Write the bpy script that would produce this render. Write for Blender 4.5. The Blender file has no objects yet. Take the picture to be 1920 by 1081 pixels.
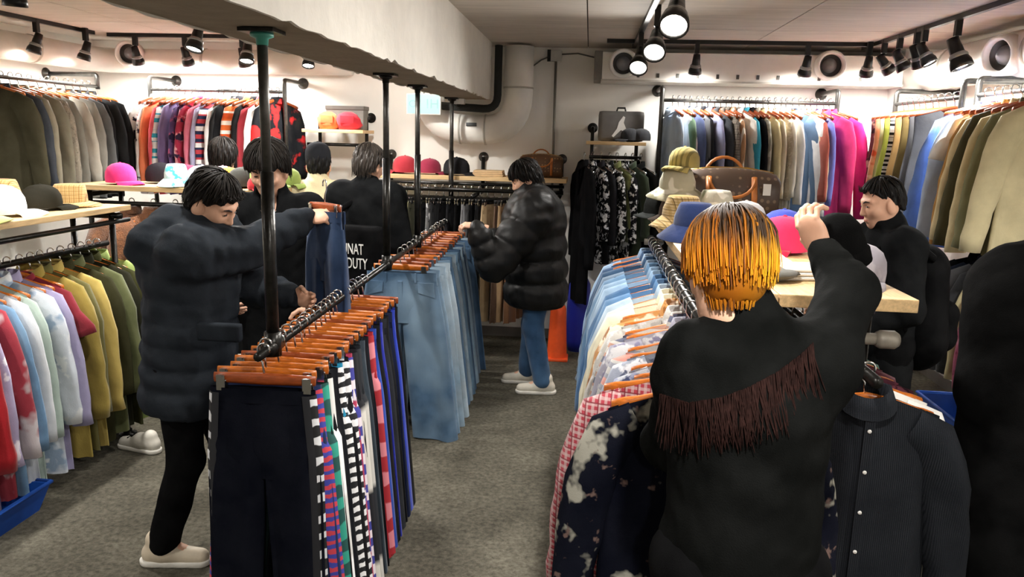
import bpy, bmesh, math, random
import numpy as np
from mathutils import Vector, Matrix

# ------------------------------------------------------------------ camera, world, exposure
SC = bpy.context.scene
COL = SC.collection
CAM_H, F_PX, CX, CY = 1.85, 1440.0, 960.0, 540.5
def _cam_axes(yaw=5.4, pitch=11.2, roll=1.5):
    y, p, r = map(math.radians, (yaw, pitch, roll))
    fwd = Vector((-math.sin(y)*math.cos(p), math.cos(y)*math.cos(p), -math.sin(p)))
    r0 = Vector((math.cos(y), math.sin(y), 0)); u0 = r0.cross(fwd)
    return fwd, r0*math.cos(r)+u0*math.sin(r), u0*math.cos(r)-r0*math.sin(r)
FWD, RGT, UPV = _cam_axes()
cam_data = bpy.data.cameras.new('camera'); cam_data.sensor_width = 36.0
cam_data.lens = 36.0*F_PX/1920.0; cam_data.clip_start = 0.05
cam = bpy.data.objects.new('camera', cam_data); COL.objects.link(cam)
cam.matrix_world = Matrix(((RGT.x, UPV.x, -FWD.x, 0), (RGT.y, UPV.y, -FWD.y, 0), (RGT.z, UPV.z, -FWD.z, CAM_H), (0, 0, 0, 1)))
SC.camera = cam
world = bpy.data.worlds.new('world'); SC.world = world; world.use_nodes = True
world.node_tree.nodes['Background'].inputs[0].default_value = (0.9, 0.92, 1.0, 1)
world.node_tree.nodes['Background'].inputs[1].default_value = 0.25
SC.view_settings.view_transform = 'Standard'; SC.view_settings.look = 'None'
SC.view_settings.gamma = 1.0; SC.view_settings.use_curve_mapping = False
SC.view_settings.exposure = 0.95
LAMP_W = 75.0           # watts of one ceiling spot

def at(px, py, X=None, Y=None, Z=None):
    """point of the place seen at a pixel of the photograph, on a plane of known X, Y or Z"""
    d = FWD + RGT*((px-CX)/F_PX) - UPV*((py-CY)/F_PX)
    t = Y/d.y if Y is not None else X/d.x if X is not None else (Z-CAM_H)/d.z
    return Vector((0, 0, CAM_H)) + d*t

# ------------------------------------------------------------------ object helpers
def link(o, parent=None, label=None, cat=None, group=None, kind=None):
    COL.objects.link(o)
    if parent is not None: o.parent = parent
    if label: o['label'] = label
    if cat: o['category'] = cat
    if group: o['group'] = group
    if kind: o['kind'] = kind
    return o
def smooth(me):
    me.polygons.foreach_set('use_smooth', np.ones(len(me.polygons), dtype=bool)); return me
def mesh(name, v, f, mat=None, sm=True):
    me = bpy.data.meshes.new(name)
    me.from_pydata(np.asarray(v, dtype=float).tolist(), [], [list(map(int, q)) for q in f])
    if sm: smooth(me)
    if mat: me.materials.append(mat)
    return me
def obj(name, me, loc=(0, 0, 0), rotz=0.0, **kw):
    o = bpy.data.objects.new(name, me); o.location = loc; o.rotation_euler = (0, 0, rotz)
    return link(o, **kw)
def empty(name, loc=(0, 0, 0), rotz=0.0, **kw):
    o = bpy.data.objects.new(name, None); o.location = loc; o.rotation_euler = (0, 0, rotz); o.empty_display_size = 0.1
    return link(o, **kw)
def cat_mesh(parts):
    V, Fc, n = [], [], 0
    for v, f in parts:
        v = np.asarray(v, dtype=float); V.append(v); Fc += [[i+n for i in q] for q in f]; n += len(v)
    return np.concatenate(V), Fc
def box(lo, hi, bev=0.0):
    lo = Vector(lo); hi = Vector(hi)
    if bev <= 0:
        v = [(x, y, z) for z in (lo.z, hi.z) for y in (lo.y, hi.y) for x in (lo.x, hi.x)]
        return np.array(v), [(0, 2, 3, 1), (4, 5, 7, 6), (0, 1, 5, 4), (2, 6, 7, 3), (0, 4, 6, 2), (1, 3, 7, 5)]
    bm = bmesh.new(); bmesh.ops.create_cube(bm, size=1)
    c = (lo+hi)/2; s = hi-lo
    for q in bm.verts: q.co = Vector((c.x+q.co.x*s.x, c.y+q.co.y*s.y, c.z+q.co.z*s.z))
    bmesh.ops.bevel(bm, geom=list(bm.edges), offset=min(bev, min(s)*0.45), segments=2, affect='EDGES', profile=0.7)
    bm.verts.index_update()
    r = np.array([q.co[:] for q in bm.verts]), [[q.index for q in f.verts] for f in bm.faces]
    bm.free(); return r
def loft(P, cap0=False, cap1=False, wrap=True):
    P = np.asarray(P, dtype=float); M, N = P.shape[:2]
    f = []
    for i in range(M-1):
        for j in range(N if wrap else N-1):
            k = (j+1) % N
            f.append((i*N+j, i*N+k, (i+1)*N+k, (i+1)*N+j))
    if cap0: f.append(tuple(range(N-1, -1, -1)))
    if cap1: f.append(tuple((M-1)*N+j for j in range(N)))
    return P.reshape(-1, 3), f
def tube(path, r, n=10, caps=True, flat=None):
    """tube along a path; r a number or one per point; flat=(vector, factor) squashes it"""
    p = [Vector(q) for q in path]; m = len(p)
    rr = [r]*m if np.isscalar(r) else list(r)
    rings = []; ref = None
    for i in range(m):
        t = (p[min(i+1, m-1)]-p[max(i-1, 0)]).normalized()
        if ref is None: ref = Vector((0, 0, 1)) if abs(t.z) < 0.9 else Vector((1, 0, 0))
        a = (ref - t*ref.dot(t)); a = a.normalized() if a.length > 1e-6 else t.orthogonal().normalized()
        b = t.cross(a); ref = a
        ring = []
        for j in range(n):
            th = 2*math.pi*j/n; o = (a*math.cos(th)+b*math.sin(th))*rr[i]
            if flat: w = Vector(flat[0]); o = o + w*(o.dot(w)*(flat[1]-1))
            ring.append((p[i]+o)[:])
        rings.append(ring)
    return loft(rings, caps, caps)
def lathe(prof, n=24, cap0=False, cap1=False, sx=1.0, sy=1.0):
    th = np.linspace(0, 2*math.pi, n, endpoint=False)
    P = [[(r*math.cos(t)*sx, r*math.sin(t)*sy, z) for t in th] for r, z in prof]
    return loft(P, cap0, cap1)
def arc_path(pts, rad=0.04, n=5):
    """polyline with rounded corners"""
    p = [Vector(q) for q in pts]; out = [p[0]]
    for i in range(1, len(p)-1):
        a = (p[i-1]-p[i]); b = (p[i+1]-p[i]); d = min(rad, a.length*0.45, b.length*0.45)
        s, e = p[i]+a.normalized()*d, p[i]+b.normalized()*d
        for k in range(n+1):
            t = k/n; out.append(s*(1-t)**2 + p[i]*2*t*(1-t) + e*t*t)
    return out+[p[-1]]
def xf(vf, M):
    v, f = vf; M = np.array(M)
    return np.asarray(v) @ M[:3, :3].T + M[:3, 3], f
def text_mesh(s, size, mat, depth=0.002, font_space=1.0):
    cu = bpy.data.curves.new('lettering', 'FONT'); cu.body = s; cu.size = size; cu.extrude = depth
    cu.align_x = 'CENTER'; cu.align_y = 'CENTER'; cu.space_character = font_space; cu.resolution_u = 3
    o = bpy.data.objects.new('lettering', cu); COL.objects.link(o)
    dg = bpy.context.evaluated_depsgraph_get()
    me = bpy.data.meshes.new_from_object(o.evaluated_get(dg)); bpy.data.objects.remove(o)
    me.materials.clear(); me.materials.append(mat); return me
ORD = ['first', 'second', 'third', 'fourth', 'fifth', 'sixth', 'seventh', 'eighth', 'ninth', 'tenth', 'eleventh', 'twelfth', 'thirteenth', 'fourteenth',
       'fifteenth', 'sixteenth', 'seventeenth', 'eighteenth', 'nineteenth', 'twentieth', 'twenty-first', 'twenty-second', 'twenty-third', 'twenty-fourth',
       'twenty-fifth', 'twenty-sixth', 'twenty-seventh', 'twenty-eighth', 'twenty-ninth', 'thirtieth']

# ------------------------------------------------------------------ materials
def lin(h):
    h = h.lstrip('#'); c = [int(h[i:i+2], 16)/255 for i in (0, 2, 4)]
    return tuple([x/12.92 if x <= 0.04045 else ((x+0.055)/1.055)**2.4 for x in c]+[1.0])
MATS = {}
def nodes(name):
    m = bpy.data.materials.new(name); m.use_nodes = True
    nt = m.node_tree; return m, nt, nt.nodes['Principled BSDF']
def N(nt, t, **kw):
    n = nt.nodes.new(t)
    for k, v in kw.items():
        if hasattr(n, k): setattr(n, k, v)
        else: n.inputs[k].default_value = v
    return n
def mat(name, hexc, rough=0.6, metal=0.0, var=0.12, scale=12.0, bump=0.0, bscale=200.0, spec=0.5, sheen=0.0, stretch=None):
    if name in MATS: return MATS[name]
    m, nt, b = nodes(name); c = lin(hexc)
    b.inputs['Roughness'].default_value = rough; b.inputs['Metallic'].default_value = metal
    b.inputs['Specular IOR Level'].default_value = spec
    if sheen: b.inputs['Sheen Weight'].default_value = sheen
    tc = N(nt, 'ShaderNodeTexCoord'); src = tc.outputs['Object']
    if stretch:
        mp = N(nt, 'ShaderNodeMapping'); mp.inputs['Scale'].default_value = stretch
        nt.links.new(src, mp.inputs[0]); src = mp.outputs[0]
    ns = N(nt, 'ShaderNodeTexNoise', Scale=scale, Detail=5.0, Roughness=0.6); nt.links.new(src, ns.inputs['Vector'])
    rp = N(nt, 'ShaderNodeValToRGB')
    rp.color_ramp.elements[0].position = 0.3; rp.color_ramp.elements[1].position = 0.7
    rp.color_ramp.elements[0].color = tuple([x*(1-var) for x in c[:3]]+[1]); rp.color_ramp.elements[1].color = tuple([min(1, x*(1+var)) for x in c[:3]]+[1])
    nt.links.new(ns.outputs['Fac'], rp.inputs[0]); nt.links.new(rp.outputs[0], b.inputs['Base Color'])
    if bump:
        n2 = N(nt, 'ShaderNodeTexNoise', Scale=bscale, Detail=3.0); nt.links.new(src, n2.inputs['Vector'])
        bp = N(nt, 'ShaderNodeBump', Strength=bump, Distance=0.01); nt.links.new(n2.outputs['Fac'], bp.inputs['Height'])
        nt.links.new(bp.outputs[0], b.inputs['Normal'])
    MATS[name] = m; return m
def emit(name, hexc, s):
    if name in MATS: return MATS[name]
    m, nt, b = nodes(name); b.inputs['Emission Color'].default_value = lin(hexc); b.inputs['Emission Strength'].default_value = s
    b.inputs['Base Color'].default_value = lin(hexc); MATS[name] = m; return m
def cloth(c, pat=None, c2='#ffffff', c3='#000000', sc=1.0, rough=0.9, sheen=0.15, gloss=False):
    """woven cloth; pat: None, plaid, floral, stripe (down), band (across), camo, print, denim"""
    key = f'cloth_{c}_{pat}_{c2}_{c3}_{sc}_{gloss}'
    if key in MATS: return MATS[key]
    m, nt, b = nodes('cloth_'+(pat or 'plain')); L = nt.links.new
    b.inputs['Roughness'].default_value = 0.45 if gloss else rough; b.inputs['Specular IOR Level'].default_value = 0.22 if gloss else 0.03
    b.inputs['Sheen Weight'].default_value = sheen if sum(lin(c)[:3]) > .12 else 0.0; b.inputs['Sheen Roughness'].default_value = 0.5
    tc = N(nt, 'ShaderNodeTexCoord'); O = tc.outputs['Object']
    base = N(nt, 'ShaderNodeTexNoise', Scale=9.0, Detail=4.0); L(O, base.inputs['Vector'])
    rp = N(nt, 'ShaderNodeValToRGB'); k = lin(c); v = 0.28 if pat == 'denim' else 0.14
    rp.color_ramp.elements[0].position, rp.color_ramp.elements[1].position = 0.3, 0.72
    rp.color_ramp.elements[0].color = tuple([x*(1-v) for x in k[:3]]+[1]); rp.color_ramp.elements[1].color = tuple([min(1, x*(1+v)+0.004) for x in k[:3]]+[1])
    L(base.outputs['Fac'], rp.inputs[0]); cur = rp.outputs[0]
    def mixin(fac, col):
        nonlocal cur
        mx = N(nt, 'ShaderNodeMix', data_type='RGBA'); L(fac, mx.inputs[0]); L(cur, mx.inputs[6]); mx.inputs[7].default_value = lin(col); cur = mx.outputs[2]
    def thr(sock, lo, hi):
        r = N(nt, 'ShaderNodeMapRange', clamp=True); r.inputs[1].default_value = lo; r.inputs[2].default_value = hi; L(sock, r.inputs[0]); return r.outputs[0]
    def bands(axis, scale, lo, hi, phase=0.0, dist=0.0):
        w = N(nt, 'ShaderNodeTexWave', wave_type='BANDS', bands_direction=axis); w.inputs['Scale'].default_value = scale
        w.inputs['Phase Offset'].default_value = phase; w.inputs['Distortion'].default_value = dist; L(O, w.inputs['Vector']); return thr(w.outputs['Fac'], lo, hi)
    if pat == 'plaid':
        h1 = bands('X', 8*sc, 0.5, 0.6); h2 = bands('Z', 8*sc, 0.5, 0.6)
        for h in (h1, h2):
            q = N(nt, 'ShaderNodeMath', operation='MULTIPLY'); L(h, q.inputs[0]); q.inputs[1].default_value = 0.55; mixin(q.outputs[0], c2)
        mixin(bands('Z', 4*sc, 0.96, 1.0, 1.0), c3); mixin(bands('X', 4*sc, 0.96, 1.0, 1.0), c3)
    elif pat == 'stripe': mixin(bands('X', 6*sc, 0.6, 0.7), c2)
    elif pat == 'band': mixin(bands('Z', 5*sc, 0.55, 0.62), c2); mixin(bands('Z', 2.3*sc, 0.8, 0.85, 2.0), c3)
    elif pat in ('floral', 'print', 'camo', 'sparse'):
        for col, s, lo, hi, off in ((c2, 9*sc, 0.54, 0.60, 0.0), (c3, 15*sc, 0.57, 0.62, 4.3)):
            mp = N(nt, 'ShaderNodeMapping'); mp.inputs['Location'].default_value = (off, off*2, off); L(O, mp.inputs[0])
            n = N(nt, 'ShaderNodeTexNoise', Scale=s, Detail=1.0 if pat == 'camo' else 3.0); L(mp.outputs[0], n.inputs['Vector'])
            up = .05 if pat == 'sparse' else 0; f = thr(n.outputs['Fac'], lo+up, hi+up)
            if pat == 'floral':
                vo = N(nt, 'ShaderNodeTexVoronoi', Scale=s*1.3); L(mp.outputs[0], vo.inputs['Vector'])
                g = thr(vo.outputs['Distance'], 0.48, 0.25); a = N(nt, 'ShaderNodeMath', operation='MULTIPLY'); L(f, a.inputs[0]); L(g, a.inputs[1]); f = a.outputs[0]
            mixin(f, col)
    elif pat == 'denim':
        n = N(nt, 'ShaderNodeTexNoise', Scale=3.2*sc, Detail=2.0); L(O, n.inputs['Vector']); mixin(thr(n.outputs['Fac'], 0.45, 0.8), c2)
    L(cur, b.inputs['Base Color'])
    n2 = N(nt, 'ShaderNodeTexNoise', Scale=320.0 if pat != 'denim' else 500.0, Detail=2.0); L(O, n2.inputs['Vector'])
    n3 = N(nt, 'ShaderNodeTexNoise', Scale=14.0, Detail=3.0); mp = N(nt, 'ShaderNodeMapping'); mp.inputs['Scale'].default_value = (1.1, 1.1, 0.7); L(O, mp.inputs[0]); L(mp.outputs[0], n3.inputs['Vector'])
    b1 = N(nt, 'ShaderNodeBump', Strength=0.25, Distance=0.004); L(n2.outputs['Fac'], b1.inputs['Height'])
    b2 = N(nt, 'ShaderNodeBump', Strength=0.22, Distance=0.02); L(n3.outputs['Fac'], b2.inputs['Height']); L(b1.outputs[0], b2.inputs['Normal']); L(b2.outputs[0], b.inputs['Normal'])
    MATS[key] = m; return m
def attr_mat(name, rough=0.5, spec=0.4, sheen=0.0):
    if name in MATS: return MATS[name]
    m, nt, b = nodes(name); a = N(nt, 'ShaderNodeAttribute', attribute_name='Col'); nt.links.new(a.outputs['Color'], b.inputs['Base Color'])
    b.inputs['Roughness'].default_value = rough; b.inputs['Specular IOR Level'].default_value = spec; MATS[name] = m; return m
def set_col(me, cols):
    a = me.color_attributes.new('Col', 'FLOAT_COLOR', 'POINT')
    c = np.ones((len(me.vertices), 4), dtype=np.float32); c[:, :3] = np.asarray(cols)[:, :3]; a.data.foreach_set('color', c.ravel())

STEEL = mat('grey_pipe_steel', '#5c5b58', 0.35, 0.85, 0.2, 30)
DARKSTEEL = mat('dark_pipe_steel', '#2b2a28', 0.3, 0.8, 0.3, 40, bump=0.1, bscale=60)
CHROME = mat('chrome', '#c9c9c9', 0.18, 1.0, 0.05)
BLACKM = mat('black_metal', '#141414', 0.35, 0.3, 0.2)
HWOOD = mat('hanger_wood', '#b4601c', 0.32, 0, 0.35, 20, stretch=(2, 10, 10))
DWOOD = mat('red_brown_wood', '#8a3f18', 0.35, 0, 0.3, 20, stretch=(2, 10, 10))
PINE = mat('pine_board', '#cfae7d', 0.55, 0, 0.22, 6, stretch=(12, 1.2, 12), bump=0.15, bscale=40)
PINE_X = mat('pine_board_across', '#cfae7d', 0.55, 0, 0.22, 6, stretch=(1.2, 12, 12), bump=0.15, bscale=40)
WHITEP = mat('white_plastic', '#e9e7e2', 0.4, 0, 0.04)
DUCTM = mat('white_duct_skin', '#e6e3db', 0.5, 0, 0.06, 5, bump=0.1, bscale=20)
DARKH = mat('dark_opening', '#1b1b1a', 0.8)
LENS = emit('lamp_lens', '#fff6e8', 30.0)
# ------------------------------------------------------------------ the room
CEIL, BACK, LEFT, RIGHT, REAR = 2.62, 7.0, -4.62, 2.85, -2.6
WALLM = mat('white_painted_wall', '#efece5', 0.75, 0, 0.035, 3, bump=0.12, bscale=18)
CONC = mat('board_marked_concrete', '#c8beb2', 0.85, 0, 0.13, 3.0, bump=0.25, bscale=30, stretch=(0.7, 7, 7))
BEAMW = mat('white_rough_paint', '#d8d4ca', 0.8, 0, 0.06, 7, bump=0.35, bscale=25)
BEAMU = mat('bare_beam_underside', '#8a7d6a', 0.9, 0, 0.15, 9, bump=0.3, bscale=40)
def carpet_mat():
    m, nt, b = nodes('grey_brown_carpet'); L = nt.links.new; b.inputs['Roughness'].default_value = 0.95; b.inputs['Specular IOR Level'].default_value = 0.1
    tc = N(nt, 'ShaderNodeTexCoord'); a = N(nt, 'ShaderNodeTexNoise', Scale=2.2, Detail=4.0); c = N(nt, 'ShaderNodeTexNoise', Scale=38.0, Detail=5.0, Roughness=0.7)
    L(tc.outputs['Object'], a.inputs['Vector']); L(tc.outputs['Object'], c.inputs['Vector'])
    r1 = N(nt, 'ShaderNodeValToRGB'); e = r1.color_ramp.elements; e[0].position, e[1].position = 0.3, 0.7; e[0].color = lin('#5a564b'); e[1].color = lin('#7b7668'); L(a.outputs['Fac'], r1.inputs[0])
    r2 = N(nt, 'ShaderNodeValToRGB'); e = r2.color_ramp.elements; e[0].position, e[1].position = 0.35, 0.68; e[0].color = (0.42, 0.42, 0.42, 1); e[1].color = (1, 1, 1, 1); L(c.outputs['Fac'], r2.inputs[0])
    mx = N(nt, 'ShaderNodeMix', data_type='RGBA', blend_type='MULTIPLY'); mx.inputs[0].default_value = 1; L(r1.outputs[0], mx.inputs[6]); L(r2.outputs[0], mx.inputs[7]); L(mx.outputs[2], b.inputs['Base Color'])
    n3 = N(nt, 'ShaderNodeTexNoise', Scale=260.0, Detail=2.0); L(tc.outputs['Object'], n3.inputs['Vector']); bp = N(nt, 'ShaderNodeBump', Strength=0.6, Distance=0.01); L(n3.outputs['Fac'], bp.inputs['Height']); L(bp.outputs[0], b.inputs['Normal'])
    return m
def struct(name, vf, m, parent=None, sm=False):
    return obj(name, mesh(name, *vf, m, sm), parent=parent, kind=None if parent else 'structure')
struct('floor', box((LEFT-.1, REAR-.1, -.1), (RIGHT+.1, BACK+.1, 0)), carpet_mat())
struct('wall_back', box((LEFT-.1, BACK, 0), (RIGHT+.1, BACK+.12, CEIL+.1)), WALLM)
struct('wall_left', box((LEFT-.12, REAR, 0), (LEFT, BACK, CEIL+.1)), WALLM)
struct('wall_right', box((RIGHT, REAR, 0), (RIGHT+.12, BACK, CEIL+.1)), WALLM)
struct('wall_rear', box((LEFT-.1, REAR-.12, 0), (RIGHT+.1, REAR, CEIL+.1)), WALLM)
ceil = struct('ceiling', box((LEFT-.1, REAR-.1, CEIL+.012), (RIGHT+.1, BACK+.1, CEIL+.12)), mat('dark_joint_concrete', '#4a443d', 0.9))  # darker concrete showing in the joints between panels
ceil['label'] = 'grey board-marked concrete ceiling'
xs = [LEFT, -3.5, -2.35, -1.2, -.05, 1.25, 2.12, RIGHT]; ys = [REAR, -.9, .9, 2.7, 4.4, 5.75, BACK]
for i in range(len(xs)-1):
    for j in range(len(ys)-1):
        g = 0.004; struct('ceiling_panel', box((xs[i]+g, ys[j]+g, CEIL), (xs[i+1]-g, ys[j+1]-g, CEIL+.02)), CONC, ceil)
for nm, lo, hi in (('baseboard_back', (LEFT, BACK-.012, 0), (RIGHT, BACK, .09)), ('baseboard_left', (LEFT, REAR, 0), (LEFT+.012, BACK, .09)), ('baseboard_right', (RIGHT-.012, REAR, 0), (RIGHT, BACK, .09))):
    struct(nm, box(lo, hi), mat('grey_skirting', '#6f6b64', 0.6))
# corner pillar by the right wall
struct('wall_pillar', box((2.5, 6.72, 0), (RIGHT, BACK, CEIL)), WALLM)
# concrete beam, white rendered sides with a ragged lower edge over a bare underside
def beam():
    rng = random.Random(3); BX0, BX1, BZ = -1.22, -.86, 2.15
    ysn = np.linspace(REAR, 6.72, 150)
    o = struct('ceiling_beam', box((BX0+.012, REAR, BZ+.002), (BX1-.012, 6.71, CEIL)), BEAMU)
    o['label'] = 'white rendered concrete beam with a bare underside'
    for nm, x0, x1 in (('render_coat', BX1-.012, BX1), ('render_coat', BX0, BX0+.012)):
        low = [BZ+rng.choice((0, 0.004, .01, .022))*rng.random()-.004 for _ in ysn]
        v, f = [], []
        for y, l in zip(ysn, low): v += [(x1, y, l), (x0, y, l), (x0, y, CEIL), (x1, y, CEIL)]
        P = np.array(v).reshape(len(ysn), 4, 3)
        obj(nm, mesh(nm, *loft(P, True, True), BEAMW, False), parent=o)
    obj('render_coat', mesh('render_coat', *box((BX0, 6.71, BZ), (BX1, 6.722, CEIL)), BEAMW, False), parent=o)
beam()

# ------------------------------------------------------------------ ducts, vents, sign, conduit
def duct(path, r, name, label, bands=(), rad=0.25, extra=None):
    t = obj(name, mesh(name, *tube(arc_path(path, rad, 7), r, 24), DUCTM), label=label, cat='duct')
    for a, b in bands:
        obj('seam_band', mesh('seam_band', *tube([a, b], r+.006, 24), mat('duct_band', '#b9b5ab', 0.5, 0.2)), parent=t)
    return t
d1 = duct([(-.63, 6.78, 2.6), (-.63, 6.78, 1.9), (-1.40, 6.78, 1.9), (-1.40, 6.78, 2.6)], .125, 'air_duct', 'white round air duct dipping in a U under the beam end', rad=.3,
          bands=[((-.63, 6.78, 2.25), (-.63, 6.78, 2.265)), ((-.9, 6.78, 1.9), (-.915, 6.78, 1.9)), ((-1.12, 6.78, 1.9), (-1.135, 6.78, 1.9))])
obj('maker_plate', mesh('maker_plate', *box((-1.06, 6.645, 1.925), (-.97, 6.655, 1.955)), mat('plate_grey', '#55585a', .4)), parent=d1)
obj('cable_bundle', mesh('cable_bundle', *tube(arc_path([(-.80, 6.72, 2.6), (-.80, 6.70, 2.07), (-1.5, 6.70, 2.10)], .12), .033, 12), mat('black_foam', '#20211f', .8)),
    label='thick black insulated pipe bent around the end of the beam', cat='pipe')
t = empty('air_duct', (0.01, 6.8, 2.44), label='white rectangular air duct along the back wall with a dark end', cat='duct')
obj('casing', mesh('casing', *box((.06, -.2, -.11), (2.45, .18, .11), .012), DUCTM, False), parent=t)
obj('end_collar', mesh('end_collar', *box((0, -.205, -.118), (.065, .185, .118), .008), mat('duct_end_grey', '#6b6760', .6), False), parent=t)
obj('flange_strip', mesh('flange_strip', *box((.06, -.21, -.123), (2.45, .185, -.108)), mat('duct_band', '#b9b5ab', 0.5, 0.2), False), parent=t)
for k in range(12):
    x = .35+k*.16; obj('hanger_bolt', mesh('hanger_bolt', *box((x, -.207, -.09), (x+.022, -.198, -.055)), STEEL, False), parent=t)
duct([(2.6, 6.72, 2.42), (2.6, 3.2, 2.42)], .145, 'air_duct', 'white round air duct running along the right wall', bands=[((2.6, y, 2.42), (2.6, y-.02, 2.42)) for y in (6.0, 4.9)])
duct([(-4.36, 3.6, 2.42), (-4.36, 6.74, 2.42), (-2.1, 6.8, 2.44)], .105, 'air_duct', 'white round air duct turning the left rear corner', rad=.3, bands=[((-3.4, 6.76, 2.43), (-3.42, 6.76, 2.43)), ((-4.36, 5.8, 2.42), (-4.36, 5.82, 2.42))])
def vent(p, nrm, r, label):
    t = empty('air_vent', p, label=label, cat='vent', group='round white air vents on the ducts')
    q = Vector(nrm).to_track_quat('Z', 'Y').to_matrix().to_4x4()
    obj('ring', mesh('ring', *xf(lathe([(r*.74, 0), (r*.78, .03), (r*.9, .042), (r, .03), (r*1.02, -.06), (r*.74, -.06)], 28), q), WHITEP), parent=t)
    obj('throat', mesh('throat', *xf(lathe([(.001, -.03), (r*.76, -.03), (r*.76, .01)], 24), q), mat('vent_grey', '#4c4c4b', .6)), parent=t)
    obj('core_cone', mesh('core_cone', *xf(lathe([(.001, .03), (r*.2, .02), (r*.45, -.012), (r*.5, -.03)], 20), q), mat('core_grey', '#77777a', .5)), parent=t)
vent((.244, 6.55, 2.455), (0, -1, -.05), .115, 'round white air vent near the dark duct end on the back wall')
vent((1.876, 6.55, 2.465), (0, -1, -.05), .115, 'round white air vent between two black spotlights at right of back wall')
vent((2.43, 5.05, 2.40), (-1, -.35, -.1), .12, 'round white air vent on the right wall duct')
vent((-4.03, 6.60, 2.47), (.15, -1, -.1), .11, 'round white air vent in the left rear corner')
t = empty('exit_sign', (-1.395, 6.5, 2.095), label='pale green illuminated exit sign hanging under the beam', cat='sign')
obj('casing', mesh('casing', *box((-.145, -.02, -.085), (.145, .02, .085), .006), WHITEP, False), parent=t)
obj('lit_panel', mesh('lit_panel', *box((-.138, -.024, -.078), (.138, -.018, .078)), emit('sign_green_glow', '#8fc0ba', .2), False), parent=t)
GL = mat('sign_lettering', '#86b4b4', .5)
for s, x, sz in (('H', .093, .11), ('I', .035, .11), ('O', -.09, .085)):
    o = obj('lettering', text_mesh(s, sz, GL, .001), parent=t); o.location = (x, -.026, -.002); o.rotation_euler = (math.pi/2, 0, 0)
obj('hanging_wire', mesh('hanging_wire', *tube([(0, 0, .085), (0, 0, .42)], .004, 6), STEEL), parent=t)
t = empty('smoke_detector', (-1.10, 6.5, 2.12), label='small white detector box under the far end of the beam', cat='detector')
obj('casing', mesh('casing', *box((-.04, -.03, -.02), (.05, .03, .025), .006), WHITEP, False), parent=t)
obj('sensor', mesh('sensor', *xf(lathe([(.02, 0), (.018, -.02), (.001, -.026)], 14), Matrix.Translation((0, 0, -.02))), BLACKM), parent=t)
t = empty('junction_box', (-.335, 6.97, 2.54), label='grey junction box with vertical conduit on the back wall', cat='junction box')
obj('box_casing', mesh('box_casing', *box((-.06, -.04, -.04), (.06, .03, .05), .006), mat('box_grey', '#b8b5ae', .5), False), parent=t)
obj('cover', mesh('cover', *box((-.065, -.044, -.045), (-.035, -.036, .055)), DARKSTEEL, False), parent=t)
obj('conduit', mesh('conduit', *tube([(.01, 0, -.04), (.015, .01, -1.25)], .011, 8), mat('conduit_grey', '#85827b', .45, .4)), parent=t)
obj('cable', mesh('cable', *tube([(-.05, 0, 0), (-.12, .0, -.03), (-.2, .0, -.09), (-.26, 0, -.1)], .006, 6), mat('cable_grey', '#6b6861', .6)), parent=t)
obj('cable', mesh('cable', *tube([(.05, 0, .02), (.2, 0, .03), (.34, 0, .0)], .006, 6), mat('cable_grey', '#6b6861', .6)), parent=t)
obj('wall_conduit', mesh('wall_conduit', *tube([(1.55, 6.98, 1.79), (2.5, 6.98, 1.79)], .014, 8), DARKSTEEL), label='dark horizontal conduit on the back wall right of the pink coat', cat='pipe')

# ------------------------------------------------------------------ ceiling spotlights
def track(a, b, label):
    a, b = Vector(a), Vector(b); d = (b-a).normalized(); s = Vector((-d.y, d.x, 0))*.016
    v = [(p+o+Vector((0, 0, z)))[:] for p in (a, b) for o, z in ((-s, -.02), (s, -.02), (s, .01), (-s, .01))]
    obj('lamp_track', mesh('lamp_track', *loft(np.array(v).reshape(2, 4, 3), True, True), BLACKM, False), label=label, cat='lamp track')
def spot(p, aim, label, lit=True, watts=None, size=1.0, wire=False):
    t = empty('spotlight', p, label=label, cat='spotlight', group='black ceiling spotlights')
    a = (Vector(aim)-Vector(p)).normalized(); piv = Vector((0, 0, -.125*size))
    obj('mount', mesh('mount', *box((-.018, -.018, -.07*size), (.018, .018, .03), .004), BLACKM, False), parent=t)
    obj('arm', mesh('arm', *tube([(0, 0, -.06*size), piv[:]], .011, 8), BLACKM), parent=t)
    q = a.to_track_quat('Z', 'Y').to_matrix().to_4x4(); q.translation = piv
    S = size
    obj('lamp_head', mesh('lamp_head', *xf(lathe([(.001, -.055*S), (.026*S, -.05*S), (.031*S, 0), (.033*S, .03*S), (.05*S, .07*S), (.052*S, .10*S), (.045*S, .10*S), (.043*S, .085*S)], 18), q), BLACKM), parent=t)
    obj('trim_ring', mesh('trim_ring', *xf(lathe([(.034*S, .026*S), (.042*S, .036*S), (.044*S, .046*S), (.038*S, .05*S)], 18), q), mat('lamp_ring_grey', '#8d8d8c', .3, .6)), parent=t)
    obj('lens', mesh('lens', *xf(lathe([(.001, .094*S), (.025*S, .093*S), (.0445*S, .088*S)], 18), q), LENS), parent=t)
    ld = bpy.data.lights.new('spot_beam', 'SPOT'); ld.energy = watts or LAMP_W; ld.spot_size = math.radians(165); ld.spot_blend = 1.0; ld.shadow_soft_size = .05
    ld.color = (1.0, .972, .93)
    lo = bpy.data.objects.new('spot_beam', ld); COL.objects.link(lo); lo.parent = t
    lo.matrix_local = Matrix.Translation(piv+a*.125*S) @ (-a).to_track_quat('Z', 'Y').to_matrix().to_4x4()
TZ = CEIL-.03
track((.33, -1.5, TZ+.02), (.33, 6.7, TZ+.02), 'black lamp track over the hat table')
track((2.13, -1.5, TZ+.02), (2.13, 6.6, TZ+.02), 'black lamp track along the right side of the ceiling')
track((.1, 6.35, TZ+.02), (2.1, 6.35, TZ+.02), 'black lamp track before the back wall duct at right')
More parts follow.
